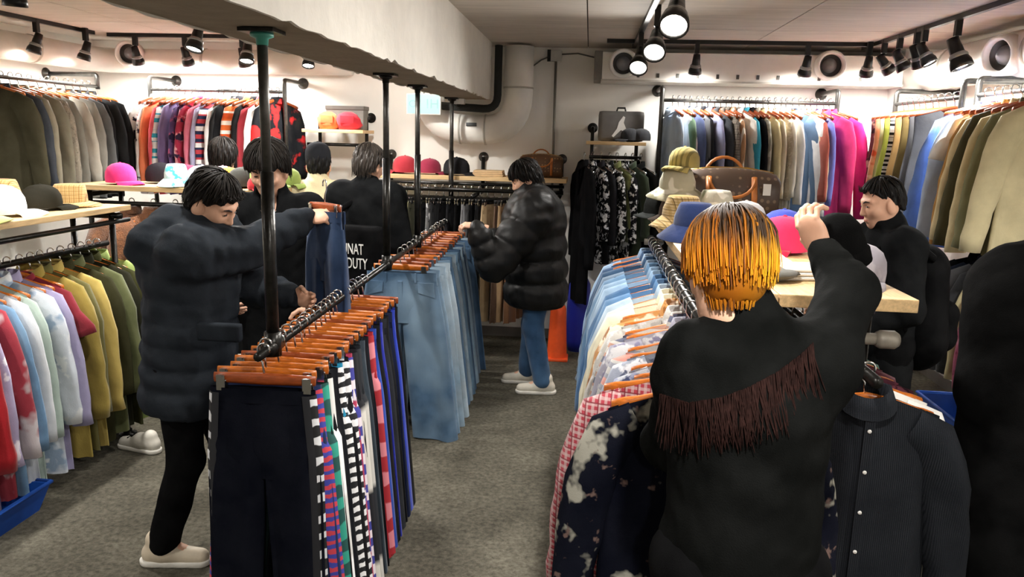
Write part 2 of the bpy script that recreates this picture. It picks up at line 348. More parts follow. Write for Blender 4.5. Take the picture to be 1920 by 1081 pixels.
track((-4.1, 6.42, TZ+.02), (-2.0, 6.42, TZ+.02), 'black lamp track before the back wall at left')
track((-4.15, 2.0, TZ+.02), (-4.15, 6.3, TZ+.02), 'black lamp track along the left wall')
track((-2.6, -1.5, TZ+.02), (-2.6, 5.9, TZ+.02), 'black lamp track over the left aisle')
for (x, y, w, s), l in (((.36, 3.68, 2.5, .95), 'largest glaring spotlight over the hat table at the top edge'), ((.36, 4.75, 2.5, .95), 'second glaring spotlight over the hat table'), ((.33, 5.75, 2.5, .9), 'farthest glaring spotlight over the hat table')):
    spot((x, y, TZ), (x-.25, y-1.5, 1.2), l, size=1.3, watts=LAMP_W*.65)
spot((.80, 6.35, TZ), (.8, 6.95, 1.2), 'black spotlight over the left end of the back rail, right of the beam', watts=LAMP_W*.30)
spot((1.64, 6.35, TZ), (1.6, 6.95, 1.2), 'black spotlight left of the round vent on the back wall', watts=LAMP_W*.30)
spot((2.08, 6.30, TZ), (2.2, 7.0, 1.4), 'black spotlight beside the round vent, left of the bright glare', watts=LAMP_W*.30)
spot((2.13, 6.14, TZ), (2.75, 6.3, 1.9), 'black spotlight, far end of the right track', watts=LAMP_W*.30)
spot((2.13, 5.85, TZ), (2.75, 5.7, 1.5), 'black spotlight before the bright glare on the right duct', watts=LAMP_W*.30)
spot((2.13, 5.56, TZ), (2.75, 5.9, 1.5), 'left spotlight of the close pair on the right track', watts=LAMP_W*.30)
spot((2.13, 5.44, TZ), (2.75, 5.0, 1.3), 'right spotlight of the close pair on the right track', watts=LAMP_W*.30)
spot((2.15, 5.02, TZ), (2.75, 4.6, .9), 'tilted black spotlight, nearest on the right track in view', size=1.25)
LP = [((-4.15, 5.62), (-4.6, 5.3, 1.0), 'leftmost black spotlight at the top left edge'), ((-4.1, 6.12), (-4.5, 6.0, 1.2), 'second black spotlight from the left edge'),
      ((-3.86, 6.42), (-3.9, 7.0, 1.3), 'black spotlight in front of the left round vent'), ((-3.42, 6.42), (-3.4, 7.0, 1.5), 'fourth black spotlight from the left edge'), ((-2.92, 6.42), (-2.9, 7, 1.3), 'fifth black spotlight from the left edge, beside the prop pole')]
for (x, y), a, l in LP: spot((x, y, TZ), a, l, watts=LAMP_W*.5)
spot((-2.6, 5.05, TZ), (-2.9, 4.2, .3), 'white glowing spotlight above the left hat shelf', size=1.1)
spot((-2.62, 5.85, TZ), (-2.5, 5.0, .3), 'glaring spotlight just right of the prop pole', size=1.1)
spot((-2.35, 6.42, TZ), (-2.2, 5.6, .4), 'small glaring spotlight under the far beam edge', size=1.0)
track((-1.5, -1.5, TZ+.02), (-1.5, 6.3, TZ+.02), 'added black lamp track, unseen behind the beam')  # track and lamps added behind the beam to brighten the centre back wall
for y, a, l in ((3.0, (-1.3, 3.4, 0), 'added black spotlight, unseen behind the beam, nearest'), (4.4, (-1.3, 5.0, 0), 'added black spotlight, unseen behind the beam, middle'), (5.3, (-.75, 7.0, 1.5), 'added black spotlight, unseen behind the beam, farthest')):
    spot((-1.5, y, TZ), a, l, watts=LAMP_W*(.5 if y > 5 else .5))
# lamps added out of view over and behind the photographer, for ambient light
for i, (x, y) in enumerate(((.33, 2.3), (.33, .8), (2.13, 2.6), (2.13, .6), (-2.6, 3.4), (-2.6, 1.6), (-2.6, -.4), (-4.15, 3.6), (.33, -1.0))):
    spot((x, y, TZ), (x+(.25 if x > 1 else -.25), y+.25, 0), f'added black ceiling spotlight out of view above the photographer, {ORD[i]} of those', watts=LAMP_W*(.55 if i == 0 else .6 if x < -2 else 1.0))
# ------------------------------------------------------------------ hangers
def hook_path(drop):
    p = [(.0, -.0, 0)]
    pts = [(-.019*math.cos(a), 0, .003+.019*math.sin(a)) for a in np.linspace(-.5, math.pi, 9)]
    return pts+[(.019, 0, -.02), (.006, 0, -.04), (0, 0, -drop)]
HOOK = mesh('hook', *tube(hook_path(.085), .0036, 6), CHROME)
def coat_bar():
    P = []
    for x in np.linspace(-.2, .2, 15):
        u = abs(x)/.2; z = -.085-.055*u**1.4; y = -.02*u*u; h = .017*(1-.35*u)+.004*(u > .8); w = .007+.006*u
        P.append([(x, y+w*math.cos(t), z+h*math.sin(t)) for t in np.linspace(0, 2*math.pi, 8, endpoint=False)])
    return mesh('coat_hanger', *loft(P, True, True))
def clip_bar():
    P = []
    for x in np.linspace(-.165, .165, 9):
        h = .021-.004*abs(x)/.165; P.append([(x, .007*math.cos(t), -.095+h*math.sin(t)) for t in np.linspace(.4, 2*math.pi+.4, 8, endpoint=False)])
    return mesh('clip_hanger', *loft(P, True, True))
CB, PB = coat_bar(), clip_bar()
CLIP = mesh('clip', *cat_mesh([box((-.014, -.014, -.135), (.014, -.009, -.085)), box((-.014, .009, -.135), (.014, .014, -.085)), tube([(-.016, 0, -.105), (.016, 0, -.105)], .008, 8), box((-.008, -.02, -.09), (.008, .02, -.083))]), CHROME, False)
CLIPD = CLIP.copy(); CLIPD.materials.clear(); CLIPD.materials.append(mat('dark_clip', '#3a3a3a', .3, .7))
BARS = {}
def hanger(kind, p, rotz, label, group, m=None, scale=1.0):
    m = m or HWOOD; key = (kind, m.name)
    if key not in BARS:
        BARS[key] = (CB if kind == 'coat' else PB).copy(); BARS[key].materials.clear(); BARS[key].materials.append(m)
    o = obj('coat_hanger' if kind == 'coat' else 'clip_hanger', BARS[key], p, rotz, label=label, cat='hanger', group=group)
    o.scale = (scale, 1, 1)
    obj('hook', HOOK, parent=o)
    if kind != 'coat':
        for x in (-.14, .14): c = obj('clip', CLIP, parent=o); c.location = (x, 0, 0)
    return o

# ------------------------------------------------------------------ hanging garments (origin at the collar, x across, z up)
def torso_mesh(w, L, dep, rng, slope=.30, flare=.08, taper=.0, nn=30, mm=13, folds=1.0, neck=.05):
    th = np.linspace(0, 2*math.pi, nn, endpoint=False); P = []
    ph = [rng.uniform(0, 6.28) for _ in range(5)]; sw = rng.uniform(-.02, .02)
    for v in np.concatenate([[0, .03, .08], np.linspace(.15, 1, mm-3)]):
        half = w*(1-.05*math.sin(math.pi*min(v*2, 1))+flare*v-taper*v)
        cx = np.sign(np.cos(th))*np.abs(np.cos(th))**.85; x = half*cx
        ax = np.abs(x); zt = -slope*np.maximum(ax-.055, 0)-.0*ax
        front = np.sin(th) > 0
        dip = np.where(ax < .07, (1-(ax/.07)**2)*np.where(front, neck, .01), 0)
        z = (zt-dip*(1-min(v*6, 1)))*(1-v)+(-L)*v
        dd = dep*(.22+.78*min(1, v*4.5)**.7)
        fo = folds*v**.7*(.012*np.sin(5*th+ph[0]+v*1.5)+.008*np.sin(9*th+ph[1])+.005*np.sin(14*th+ph[2]))
        y = dd*np.sin(th)*(1-.15*np.abs(cx)**4)+fo*np.sign(np.sin(th)+1e-6)*np.abs(np.sin(th))**.4+sw*v
        x = x+.012*v*np.sin(3*th+ph[3])*folds
        z = z+.012*v*np.sin(2*th+ph[4])
        P.append(np.stack([x, y, z], 1))
    return loft(P)
def sleeve_mesh(w, side, Ls, rng, slope=.30, r0=.085, r1=.055, dep=.04, out=.06, swing=0.0):
    zs = -slope*(w-.055)
    ctl = [(w-.085, zs-.035), (w-.015, zs-.075), (w+.02, zs-.16)]
    K = 4 if Ls < .3 else 8
    for k in range(1, K+1):
        s = k/K; ctl.append((w+.02+out*s+.012*math.sin(3*s+rng.random()), zs-.16-(Ls-.1)*s))
    ph = rng.uniform(0, 6); P = []
    n = 14; m = len(ctl)
    for i, (x, z) in enumerate(ctl):
        a = ctl[max(i-1, 0)]; b = ctl[min(i+1, m-1)]
        tx, tz = b[0]-a[0], b[1]-a[1]; l = math.hypot(tx, tz); tx, tz = tx/l, tz/l
        s = i/(m-1); rx = r0*(1-s)+r1*s; ry = dep*(1-.25*s)
        if i == 0: rx *= .75; ry *= .6
        ring = []
        for j in range(n):
            t = 2*math.pi*j/n
            u = rx*math.cos(t)*(1+.05*math.sin(i*2.1+ph)); q = ry*math.sin(t)*(1+.22*math.sin(3*t+i*.8+ph)*min(1, i/2))
            ring.append((side*(x-tz*u), q+swing*s*s, z+tx*u))
        P.append(ring)
    return loft(P if side > 0 else [r[::-1] for r in P], False, True)
def collar_mesh(r=.062, h=.038, dep=.036, spread=.02):
    th = np.linspace(0, 2*math.pi, 20, endpoint=False); P = []
    for k, (rr, z) in enumerate([(1.0, -.022), (.98, .0), (.95, h), (1.05, h+.004), (1.22, h*.2), (1.35, -.018)]):
        f = np.maximum(np.sin(th), 0)
        P.append(np.stack([r*rr*np.cos(th), dep*rr*np.sin(th)+(.004*k), z-.03*f*(1 if k < 4 else 1.35)], 1))
    return loft(P)
def lapel_mesh(side, dep, L=.26):
    v = [(side*.055, dep*.7, -.0), (side*.085, dep*1.05, -.09), (side*.065, dep*1.12, -.13), (side*.012, dep*1.1, -L), (side*.004, dep*1.02, -L), (side*.03, dep*.8, -.06)]
    v2 = [(x, y-.006, z) for x, y, z in v]; n = len(v)
    f = [tuple(range(n)), tuple(range(2*n-1, n-1, -1))]+[(i, n+i, n+(i+1) % n, (i+1) % n) for i in range(n)]
    return v+v2, f
BTN = {}
def button(parent, p, m):
    if m.name not in BTN: BTN[m.name] = mesh('button', *xf(lathe([(.001, .003), (.005, .003), (.006, 0)], 10), Matrix.Rotation(-math.pi/2, 4, 'X')), m)
    o = obj('button', BTN[m.name], parent=parent); o.location = p; return o
def garment(kind, p, rotz, m, label, cat, group, seed, w=.215, L=.72, dep=.034, Ls=.55, m2=None, flip=False, buttons=None, swing=0., out=.06, scale=1.0, folds=1.0):
    rng = random.Random(seed); name = {'shirt': 'shirt', 'tee': 'short_sleeved_shirt', 'jacket': 'jacket', 'vest': 'vest', 'coat': 'coat', 'dress': 'dress'}[kind]
    slope = .34 if kind in ('shirt', 'tee') else .28
    if kind == 'tee': Ls = .2
    if kind in ('jacket', 'coat'): dep *= 1.25
    o = obj(name, mesh(name, *torso_mesh(w, L, dep, rng, slope, .10, folds=folds), m), p, rotz+(math.pi if flip else 0), label=label, cat=cat, group=group)
    o.scale = (scale,)*3
    if kind not in ('vest', 'dress'):
        for s in (-1, 1):
            obj('sleeve', mesh('sleeve', *sleeve_mesh(w, s, Ls*rng.uniform(.93, 1.04), rng, slope, .088 if kind in ('jacket', 'coat') else .08, .085 if kind == 'tee' else .055, dep*1.05, out*rng.uniform(.7, 1.2), swing), m2 or m), parent=o)
    if kind in ('shirt', 'jacket', 'coat'): obj('collar', mesh('collar', *collar_mesh(dep=.04 if kind != 'shirt' else .036, h=.03), m), parent=o)
    elif kind == 'tee': obj('neck_rib', mesh('neck_rib', *collar_mesh(r=.07, h=.004, dep=.03), m), parent=o)
    if kind in ('jacket', 'coat'):
        for s in (-1, 1): obj('lapel', mesh('lapel', *lapel_mesh(s, dep), m, False), parent=o)
    if buttons:
        obj('placket', mesh('placket', *box((-.014, dep*1.02, -L*.98), (.014, dep*1.02+.012, -.045), .003), m, False), parent=o)
        for k in range(6): button(o, (0, dep*1.02+.0125, -.09-k*(L-.15)/6), buttons)
    return o
def pants(p, rotz, m, label, group, seed, w=.19, L=1.0, leg=.105, hem=.11, tape=None, mats=None, denim=False, name='trousers', fl=0.0, dep=.03, plain=False):
    """trousers clipped at the waistband; origin at the middle of the waistband top"""
    rng = random.Random(seed); th = np.linspace(0, 2*math.pi, 26, endpoint=False); P = []
    ph = [rng.uniform(0, 6.28) for _ in range(4)]
    for v in np.linspace(0, 1, 7):
        z = -.30*v; half = w*(1+.13*v)*(1 if v < .8 else .93); d = dep*(.55+.6*v)*(1 if v < .8 else .6)
        fo = (.002+.006*v)*np.sin(8*th+ph[0]) if denim else (.004+.005*v)*np.sin(17*th+ph[0]+v)
        P.append(np.stack([half*np.sign(np.cos(th))*np.abs(np.cos(th))**.8, d*np.sin(th)+fo, np.full_like(th, z)], 1))
    o = obj(name, mesh(name, *loft(P), m), p, rotz, label=label, cat='jeans' if denim else 'trousers', group=group)
    for s in (-1, 1):
        Q = []; off = rng.uniform(-.012, .012)
        for v in np.linspace(0, 1, 14):
            z = -.07-(L-.07)*v; q0 = min(1, v*4); cx = s*(w*.52+(.015+fl)*v); half = (leg*(1-v)+hem*v*.95)*(.86+.14*q0)
            fo = (.003+.010*v)*np.sin(4*th+ph[1+(s > 0)]+v*2)+.005*np.sin(7*th+ph[3]+v)
            Q.append(np.stack([cx+half*np.sign(np.cos(th))*np.abs(np.cos(th))**.85, (dep*(.62+.38*q0))*np.sin(th)+fo*q0+off*v, np.full_like(th, z)+.006*np.sin(th*2)*v], 1))
        obj('trouser_leg', mesh('trouser_leg', *loft(Q), (mats or {}).get('leg', m)), parent=o)
        if tape:
            n = 34; path = np.linspace(0, 1, n); V, C = [], []
            for v in path:
                z = -.01-(L-.015)*v
                if z > -.2: xo = w*(1+.13*(-z/.3)); d = dep*.85
                else: q = (-z-.07)/(L-.07); xo = max(w*(1+.13*min(1, -z/.3))*(1-q), w*.52+(.015+fl)*q+leg*(1-q)+hem*q*.95); d = dep*1.1
                xo += .004
                V.append([(s*(xo-.040), d*.62+.006, z), (s*(xo-.016), d*.40+.009, z), (s*(xo+.001), 0.0, z), (s*(xo-.016), -d*.40-.009, z), (s*(xo-.040), -d*.62-.006, z)])
            tv, tf = loft(np.array(V), wrap=False)
            tm = mesh('side_tape', tv, tf if s > 0 else [q[::-1] for q in tf], tape); tm.materials.append(TAPE_EDGE)
            for pi, pg in enumerate(tm.polygons): pg.material_index = 1 if pi % 4 in (0, 3) and not plain else 0
            obj('side_tape', tm, parent=o)
    wb = np.stack([np.stack([(w+.003)*np.sign(np.cos(th))*np.abs(np.cos(th))**.8, (dep*.55+.004+(.002 if not denim else 0)*np.sin(40*th))*np.sin(th), np.full_like(th, z)], 1) for z in (.004, -.02, -.042)])
    obj('waistband', mesh('waistband', *loft(wb), (mats or {}).get('band', m)), parent=o)
    if denim:
        for s in (-1, 1):
            v = [(s*(w*.95), dep*.45+.004, -.05), (s*w*.5, dep*.72, -.05), (s*w*.52, dep*.9, -.11), (s*w*1.0, dep*.6, -.14)]
            v2 = [(x, y+.004, z) for x, y, z in v]; f = [(0, 1, 2, 3), (7, 6, 5, 4)]+[(i, 4+i, 4+(i+1) % 4, (i+1) % 4) for i in range(4)]
            obj('pocket', mesh('pocket', v+v2, f, m, False), parent=o)
            obj('belt_loop', mesh('belt_loop', *box((s*.09-.006, dep*.5+.004, -.05), (s*.09+.006, dep*.5+.012, .004)), m, False), parent=o)
        obj('fly', mesh('fly', *box((-.012, dep*.62, -.16), (.016, dep*.95, -.045), .003), m, False), parent=o)
    return o
TAPE_EDGE = mat('tape_edge', '#15151a', .8)
def tape_mat(c, c2, sc=34.0, edge=True, wide=.45):
    """woven side tape: pale emblems repeated down a dark band, with pale edges"""
    m, nt, b = nodes('emblem_tape'); L = nt.links.new; b.inputs['Roughness'].default_value = .8
    tc = N(nt, 'ShaderNodeTexCoord'); w = N(nt, 'ShaderNodeTexWave', wave_type='BANDS', bands_direction='Z', Scale=sc/6.283); w.inputs['Distortion'].default_value = 2.0; w.inputs['Detail Scale'].default_value = 3.0
    L(tc.outputs['Object'], w.inputs['Vector']); r = N(nt, 'ShaderNodeMapRange', clamp=True); r.inputs[1].default_value = wide; r.inputs[2].default_value = wide+.12; L(w.outputs['Fac'], r.inputs[0])
    mx = N(nt, 'ShaderNodeMix', data_type='RGBA'); L(r.outputs[0], mx.inputs[0]); mx.inputs[6].default_value = lin(c); mx.inputs[7].default_value = lin(c2); L(mx.outputs[2], b.inputs['Base Color']); return m

# ------------------------------------------------------------------ pipe racks
def pipe(parent, pts, r=.017, m=None, name='pipe', rad=.03):
    return obj(name, mesh(name, *tube(arc_path(pts, rad, 4), r, 10), m or STEEL), parent=parent)
def flange(parent, p, axis, r=.045, m=None):
    q = Vector(axis).to_track_quat('Z', 'Y').to_matrix().to_4x4(); q.translation = Vector(p)
    return obj('flange', mesh('flange', *xf(lathe([(.001, .0), (r, 0), (r, .01), (r*.55, .016), (r*.5, .035), (.001, .035)], 16), q), m or STEEL), parent=parent)
def wall_rack(name, label, a, b, wall_dir, depth, z, low=None, m=None):
    """pipe rail held off a wall by two elbowed brackets; a, b ends of the rail (x, y)"""
    t = empty(name, (0, 0, 0), label=label, cat='clothes rack'); wd = Vector(wall_dir)
    for e in (a, b):
        e3 = Vector((e[0], e[1], 0)); w3 = e3+wd*depth
        bot = low if low is not None else z-.02
        pipe(t, [w3+Vector((0, 0, z+.1)), e3+Vector((0, 0, z+.1)), e3+Vector((0, 0, bot))], .019, m, 'bracket')
        flange(t, w3+Vector((0, 0, z+.1)), -wd, .05, m)
    pipe(t, [(a[0], a[1], z), (b[0], b[1], z)], .014, m, 'rail')
    if low is not None: pipe(t, [(a[0], a[1], low), (b[0], b[1], low)], .016, m, 'lower_rail')
    return t
GID = [100]
def hang_row(specs, start, step, along, z, rackname, group, hmat=None, face=0.0, default='shirt', jit=.12, sc=1.0, hl=None, **kw):
    """specs: (words, material[, kind[, dict]]) from start on, one hanger and one garment each"""
    rng = random.Random(GID[0]); n = len(specs)
    for i, s in enumerate(specs):
        GID[0] += 1
        words, m = s[0], s[1]; kind = s[2] if len(s) > 2 and s[2] else default; ex = dict(kw); ex.update(s[3] if len(s) > 3 else {})
        x, y = start[0]+along[0]*step*i, start[1]+along[1]*step*i
        x += along[0]*rng.uniform(-.15, .15)*step; y += along[1]*rng.uniform(-.15, .15)*step
        x += ex.pop('dx', 0.0)
        base = 0.0 if abs(along[1]) > .5 else math.pi/2
        rz = base+face+ex.pop('turn', 0.0)+rng.uniform(-jit, jit)
        nm = {'shirt': 'shirt', 'tee': 'short-sleeved shirt', 'jacket': 'jacket', 'vest': 'vest', 'coat': 'coat', 'dress': 'dress'}[kind]
        lab = f'{words} {nm}, {ORD[i]} on {rackname}'
        hanger('coat', (x, y, z+.016), rz, f'{hl or "wooden coat hanger"} holding the {words} {nm} on {rackname.split(" from ")[0]}', 'hangers on '+rackname.split(' from ')[0], hmat, (ex.get('w', .215)-.01)/.2*sc)
        garment(kind, (x, y, z+.016-(.092 if z > 2 else .075)), rz, m, lab, nm.split()[-1], group, GID[0], scale=sc, **ex)

# ---- left wall: dark wool jackets
wall_rack('wall_rail', 'grey pipe rail of dark wool jackets on the left wall', (-4.16, 4.6), (-4.16, 6.32), (-1, 0, 0), .46, 2.17)
hang_row([('dark olive green', cloth('#3d3a2c')), ('charcoal navy', cloth('#34373c')), ('taupe wool', cloth('#767060')), ('olive grey wool', cloth('#6b6657')), ('brown grey tweed', cloth('#7d7669', 'print', '#6a6357', '#8a8375', 4)),
          ('mid grey wool', cloth('#6c6960')), ('pale grey wool', cloth('#a39e92')), ('stone grey', cloth('#85837b')), ('slate grey', cloth('#5c5e5e')), ('black wool', cloth('#1d1e1f')), ('soft black', cloth('#232425')), ('plain black', cloth('#191a1b'))],
         (-4.16, 5.12), .098, (0, 1), 2.17, 'left wall rail from the camera side', 'jackets on the left wall rail', default='jacket', w=.235, L=.82, Ls=.62, face=math.pi, dep=.04, hmat=HWOOD)
# ---- back wall left: bright sports jackets
wall_rack('wall_rail', 'grey pipe rail of bright sports jackets on the back wall, left', (-3.83, 6.55), (-2.62, 6.55), (0, 1, 0), .45, 2.17, low=1.15)
W_, BK = '#e8e6e4', '#17181a'
hang_row([('white and red printed', cloth(W_, 'print', '#b5333f', '#2a2a35', 1.0), 'jacket'), ('white print', cloth('#ece9e6', 'print', '#c64a55', '#36324a', .8)), ('orange', cloth('#e8845c')), ('coral pink', cloth('#e2606a')), ('teal and white', cloth('#3ea3b8', 'band', W_, W_)),
          ('purple satin', cloth('#6d5a86', gloss=True), 'jacket'), ('plum printed', cloth('#5a4570', 'print', '#c05b7c', '#2c2440')), ('crimson printed', cloth('#a2324a', 'print', '#e9b4b8', '#33253b')), ('rose pink', cloth('#d7788c')), ('lavender blue', cloth('#a7a6c4')),
          ('red and navy', cloth('#b8414a', 'band', '#27304d', W_)), ('plain white', cloth('#eeecea')), ('black nylon', cloth(BK, gloss=True), 'jacket'), ('black zip', cloth('#202124'), 'jacket'), ('orange and white', cloth('#dd6a35', 'band', '#f0e6da', '#d4562a', .8), 'jacket'),
          ('matt black', cloth('#1b1b1c'), 'jacket'), ('dark red', cloth('#8c2c34')), ('white nylon', cloth('#efeeec', gloss=True), 'jacket'), ('black and red', cloth('#18191c', 'print', '#b02a2a', '#222222', .6), 'jacket')],
         (-3.76, 6.55), .060, (1, 0), 2.17, 'back left rail from the corner', 'sports jackets on the back left rail', w=.24, L=.8, Ls=.6, dep=.03, hmat=DWOOD, face=-.3)
# ---- back wall right: shirts
wall_rack('wall_rail', 'grey pipe rail of shirts on the back wall, right of the beam', (.57, 6.52), (1.95, 6.52), (0, 1, 0), .48, 2.17, low=1.1)
hang_row([('pale denim', cloth('#a9bdd6', 'denim', '#cddbe8')), ('white', cloth('#e6e6e4')), ('sage green', cloth('#6d8a6e')), ('slate blue', cloth('#5b6790')), ('mid grey', cloth('#75777c')), ('black', cloth('#25262a')), ('lilac blue', cloth('#a7aaca')), ('charcoal', cloth('#3f4145')),
          ('grey brown', cloth('#6f675f')), ('taupe check', cloth('#8d8378', 'plaid', '#6d645a', '#4c453e', 2)), ('rust and cream', cloth('#b68a66', 'stripe', '#efe7da')), ('off-white', cloth('#efece4')), ('teal blue', cloth('#3f9db3')), ('jet black', cloth('#161618')), ('grey camouflage', cloth('#8c8779', 'camo', '#5d5b50', '#b5b0a0')),
          ('pale yellow', cloth('#e2d5a6')), ('oatmeal', cloth('#d6c8ac')), ('beige knit', cloth('#cfc3ab', 'print', '#bcae94', '#ddd3bf', 3)), ('cream', cloth('#ece5d2')), ('bright white', cloth('#f2f1ef')), ('denim blue', cloth('#5e7898', 'denim', '#7590ad'), 'jacket', dict(L=.98, Ls=.75, turn=.3)),
          ('snow white', cloth('#f4f3f2'), 'jacket', dict(L=.95, Ls=.7, turn=.3)), ('cream and tan', cloth('#d9c49c')), ('brick red', cloth('#a85a4e')), ('periwinkle', cloth('#7b80cf'), None, dict(L=.9)), ('raspberry', cloth('#cf3a72'), 'coat', dict(L=1.05, Ls=.7, turn=.35, w=.23)), ('hot pink', cloth('#dc2f80'), 'coat', dict(L=1.15, Ls=.72, out=.1, turn=.4, w=.25))],
         (.66, 6.52), .0475, (1, 0), 2.17, 'back right rail from the beam side', 'shirts on the back right rail', w=.215, L=.78, Ls=.58, dep=.026, hmat=DWOOD, face=.3)
# ---- right wall: vests, shirts, lower jackets
wall_rack('wall_rail', 'grey pipe rail of sleeveless vests on the right wall', (2.36, 5.32), (2.36, 6.42), (1, 0, 0), .48, 2.17, low=1.25)
hang_row([('dark rose printed', cloth('#7a4450', 'print', '#c9a7a0', '#3b2a35')), ('peach', cloth('#e0a183', 'print', '#d0563a', '#f0cdb6', .7)), ('cream yellow', cloth('#e6dcb4')), ('lime olive', cloth('#a3a545')), ('black and white striped', cloth('#202022', 'band', '#dedede', '#d0d0d0', 2)), ('tan canvas', cloth('#c8a36c')), ('olive brown', cloth('#837044')), ('grey', cloth('#77787c')), ('dark grey', cloth('#4c4d50'))],
         (2.36, 6.25), .105, (0, -1), 2.17, 'right wall vest rail from the back corner', 'vests on the right wall rail', default='vest', w=.24, L=.72, dep=.036, hmat=DWOOD, face=math.pi)
wall_rack('wall_rail', 'grey pipe rail of shirts on the right wall at the picture edge', (2.36, 3.9), (2.36, 5.12), (1, 0, 0), .48, 2.17, low=1.25)
hang_row([('cornflower blue', cloth('#7393d6'), None, dict(L=.85)), ('pale blue', cloth('#c3d2ea')), ('white', cloth('#f0efec'), 'tee'), ('caramel', cloth('#b98a4f')), ('butter cream', cloth('#e2cfa2')), ('dark olive', cloth('#4f4a33'), 'jacket'), ('cream', cloth('#dccb9f')), ('khaki olive', cloth('#7d7a5a'), 'jacket'), ('pale sand', cloth('#c9bd97'), 'jacket')],
         (2.36, 4.98), .095, (0, -1), 2.17, 'right wall shirt rail from the back', 'shirts on the right wall rail', w=.235, L=.80, Ls=.68, dep=.038, face=math.pi, hmat=DWOOD, out=.09)
hang_row([('black', cloth('#161719'), 'jacket'), ('dark navy', cloth('#272d3b'), 'jacket'), ('ash grey', cloth('#66676a'), 'jacket'), ('charcoal', cloth('#3a3b3e'), 'jacket'), ('pale yellow', cloth('#cbbf94')), ('dusty pink', cloth('#b0607a', 'print', '#c98a9b', '#8a3f58')), ('faded pink', cloth('#b9798a'))],
         (2.44, 4.98), .10, (0, -1), 1.25, 'lower right wall rail from the back', 'jackets on the lower right wall rail', w=.2, L=.70, Ls=.58, dep=.042, face=math.pi, hmat=DWOOD, out=.04)
# ---- small wall rack with a shelf, back wall right of the conduit
def shelf_board(parent, lo, hi, n=2, axis='y', m=None):
    lo, hi = Vector(lo), Vector(hi)
    for k in range(n):
        a, b = lo.copy(), hi.copy()
        if axis == 'y': d = (hi.y-lo.y)/n; a.y = lo.y+k*d+.0015; b.y = lo.y+(k+1)*d-.0015
        else: d = (hi.x-lo.x)/n; a.x = lo.x+k*d+.0015; b.x = lo.x+(k+1)*d-.0015
        obj('plank', mesh('plank', *box(a, b, .004), m or PINE, False), parent=parent)
def small_rack(x0, x1, y, z, label):
    t = empty('wall_shelf', (0, 0, 0), label=label, cat='shelf')
    shelf_board(t, (x0, y-.15, z), (x1, y+.2, z+.028), 2, 'y', PINE_X)
    for x in (x0+.05, x1-.06):
        pipe(t, [(x, BACK, z+.14), (x, y+.17, z+.14), (x, y+.17, z-.12), (x, y-.13, z-.12)], .016, DARKSTEEL, 'bracket'); flange(t, (x, BACK, z+.14), (0, -1, 0), .045, DARKSTEEL)
    pipe(t, [(x0+.03, y-.1, z-.10), (x1-.03, y-.1, z-.10)], .014, DARKSTEEL, 'rail')
    return t
small_rack(-2.47, -1.93, 6.68, 1.84, 'small pine wall shelf on dark pipe brackets, left of the exit sign')
small_rack(-.03, .46, 6.62, 1.80, 'small pine wall shelf on dark pipe brackets, right of the conduit')
hang_row([('long black', cloth('#121214'), 'coat', dict(L=1.15, Ls=.7, w=.25)), ('black and white printed', cloth('#151517', 'print', '#e8e8ea', '#d5d5da', 2.6)), ('dark grey', cloth('#232326')), ('white-splashed black', cloth('#171818', 'print', '#f0f0f0', '#e2e2e4', 2.2)), ('olive green', cloth('#6e7347'), None, dict(L=.62)), ('white paint-splashed', cloth('#18181a', 'print', '#eeeeee', '#dcdcdc', 1.9)), ('dark moss green', cloth('#3c4636')), ('black knit', cloth('#1a1b1b'))],
         (-.03, 6.50), .064, (1, 0), 1.70, 'small shelf rail from the conduit', 'clothes under the small right shelf', w=.23, L=.80, Ls=.5, dep=.036, hmat=CHROME, face=.35, hl='thin chrome hanger')
# ---- back wall centre: long shelf and trousers
t = empty('wall_shelf', (0, 0, 0), label='long pine shelf over a trouser rail on the back wall centre', cat='shelf')
shelf_board(t, (-1.85, 6.55, 1.47), (-.18, 6.95, 1.505), 3, 'y', PINE_X)
for x in (-1.80, -.95, -.24):
    pipe(t, [(x, 6.97, 1.66), (x, 6.97, 1.35), (x, 6.36, 1.35)], .018, DARKSTEEL, 'bracket'); flange(t, (x, BACK, 1.66), (0, -1, 0), .045, STEEL)
pipe(t, [(-1.85, 6.40, 1.40), (-.2, 6.40, 1.40)], .018, DARKSTEEL, 'rail'); pipe(t, [(-1.85, 6.56, 1.44), (-.2, 6.56, 1.44)], .014, DARKSTEEL, 'rail')
ET = [('cream', '#cfc5a5'), ('grey', '#8b867b'), ('stone', '#a39c88'), ('pale yellow', '#c9bf8e'), ('dark olive', '#38372c'), ('black', '#1c1c1d'), ('grey and white printed', '#6a6a6a'), ('charcoal', '#2a2a2b'), ('jet black', '#141415'), ('soft black', '#1e1e20'), ('pitch black', '#101011'), ('silver grey', '#8f9092'), ('matt black', '#19191a'), ('faded black', '#242425'), ('beige', '#b79d78'), ('brown', '#5b4536'), ('tan', '#a98b68'), ('chestnut', '#6a4a33')]
for i, (wd, c) in enumerate(ET):
    x = -1.64+i*.062; rz = math.pi/2+random.Random(i).uniform(-.25, .1)-.3
    hanger('clip', (x, 6.40, 1.416), rz, f'black clip hanger holding the {wd} trousers on the back wall trouser rail', 'clip hangers on the back trouser rail', BLACKM)
    m = cloth(c, 'print', '#d8d8d8', '#333333', 1.5) if 'printed' in wd else cloth(c)
    pants((x, 6.40, 1.416-.13), rz, m, f'{wd} trousers, {ORD[i]} from the left on the back wall trouser rail', 'trousers on the back wall rail', 500+i, w=.17, L=.98, leg=.09, hem=.085)

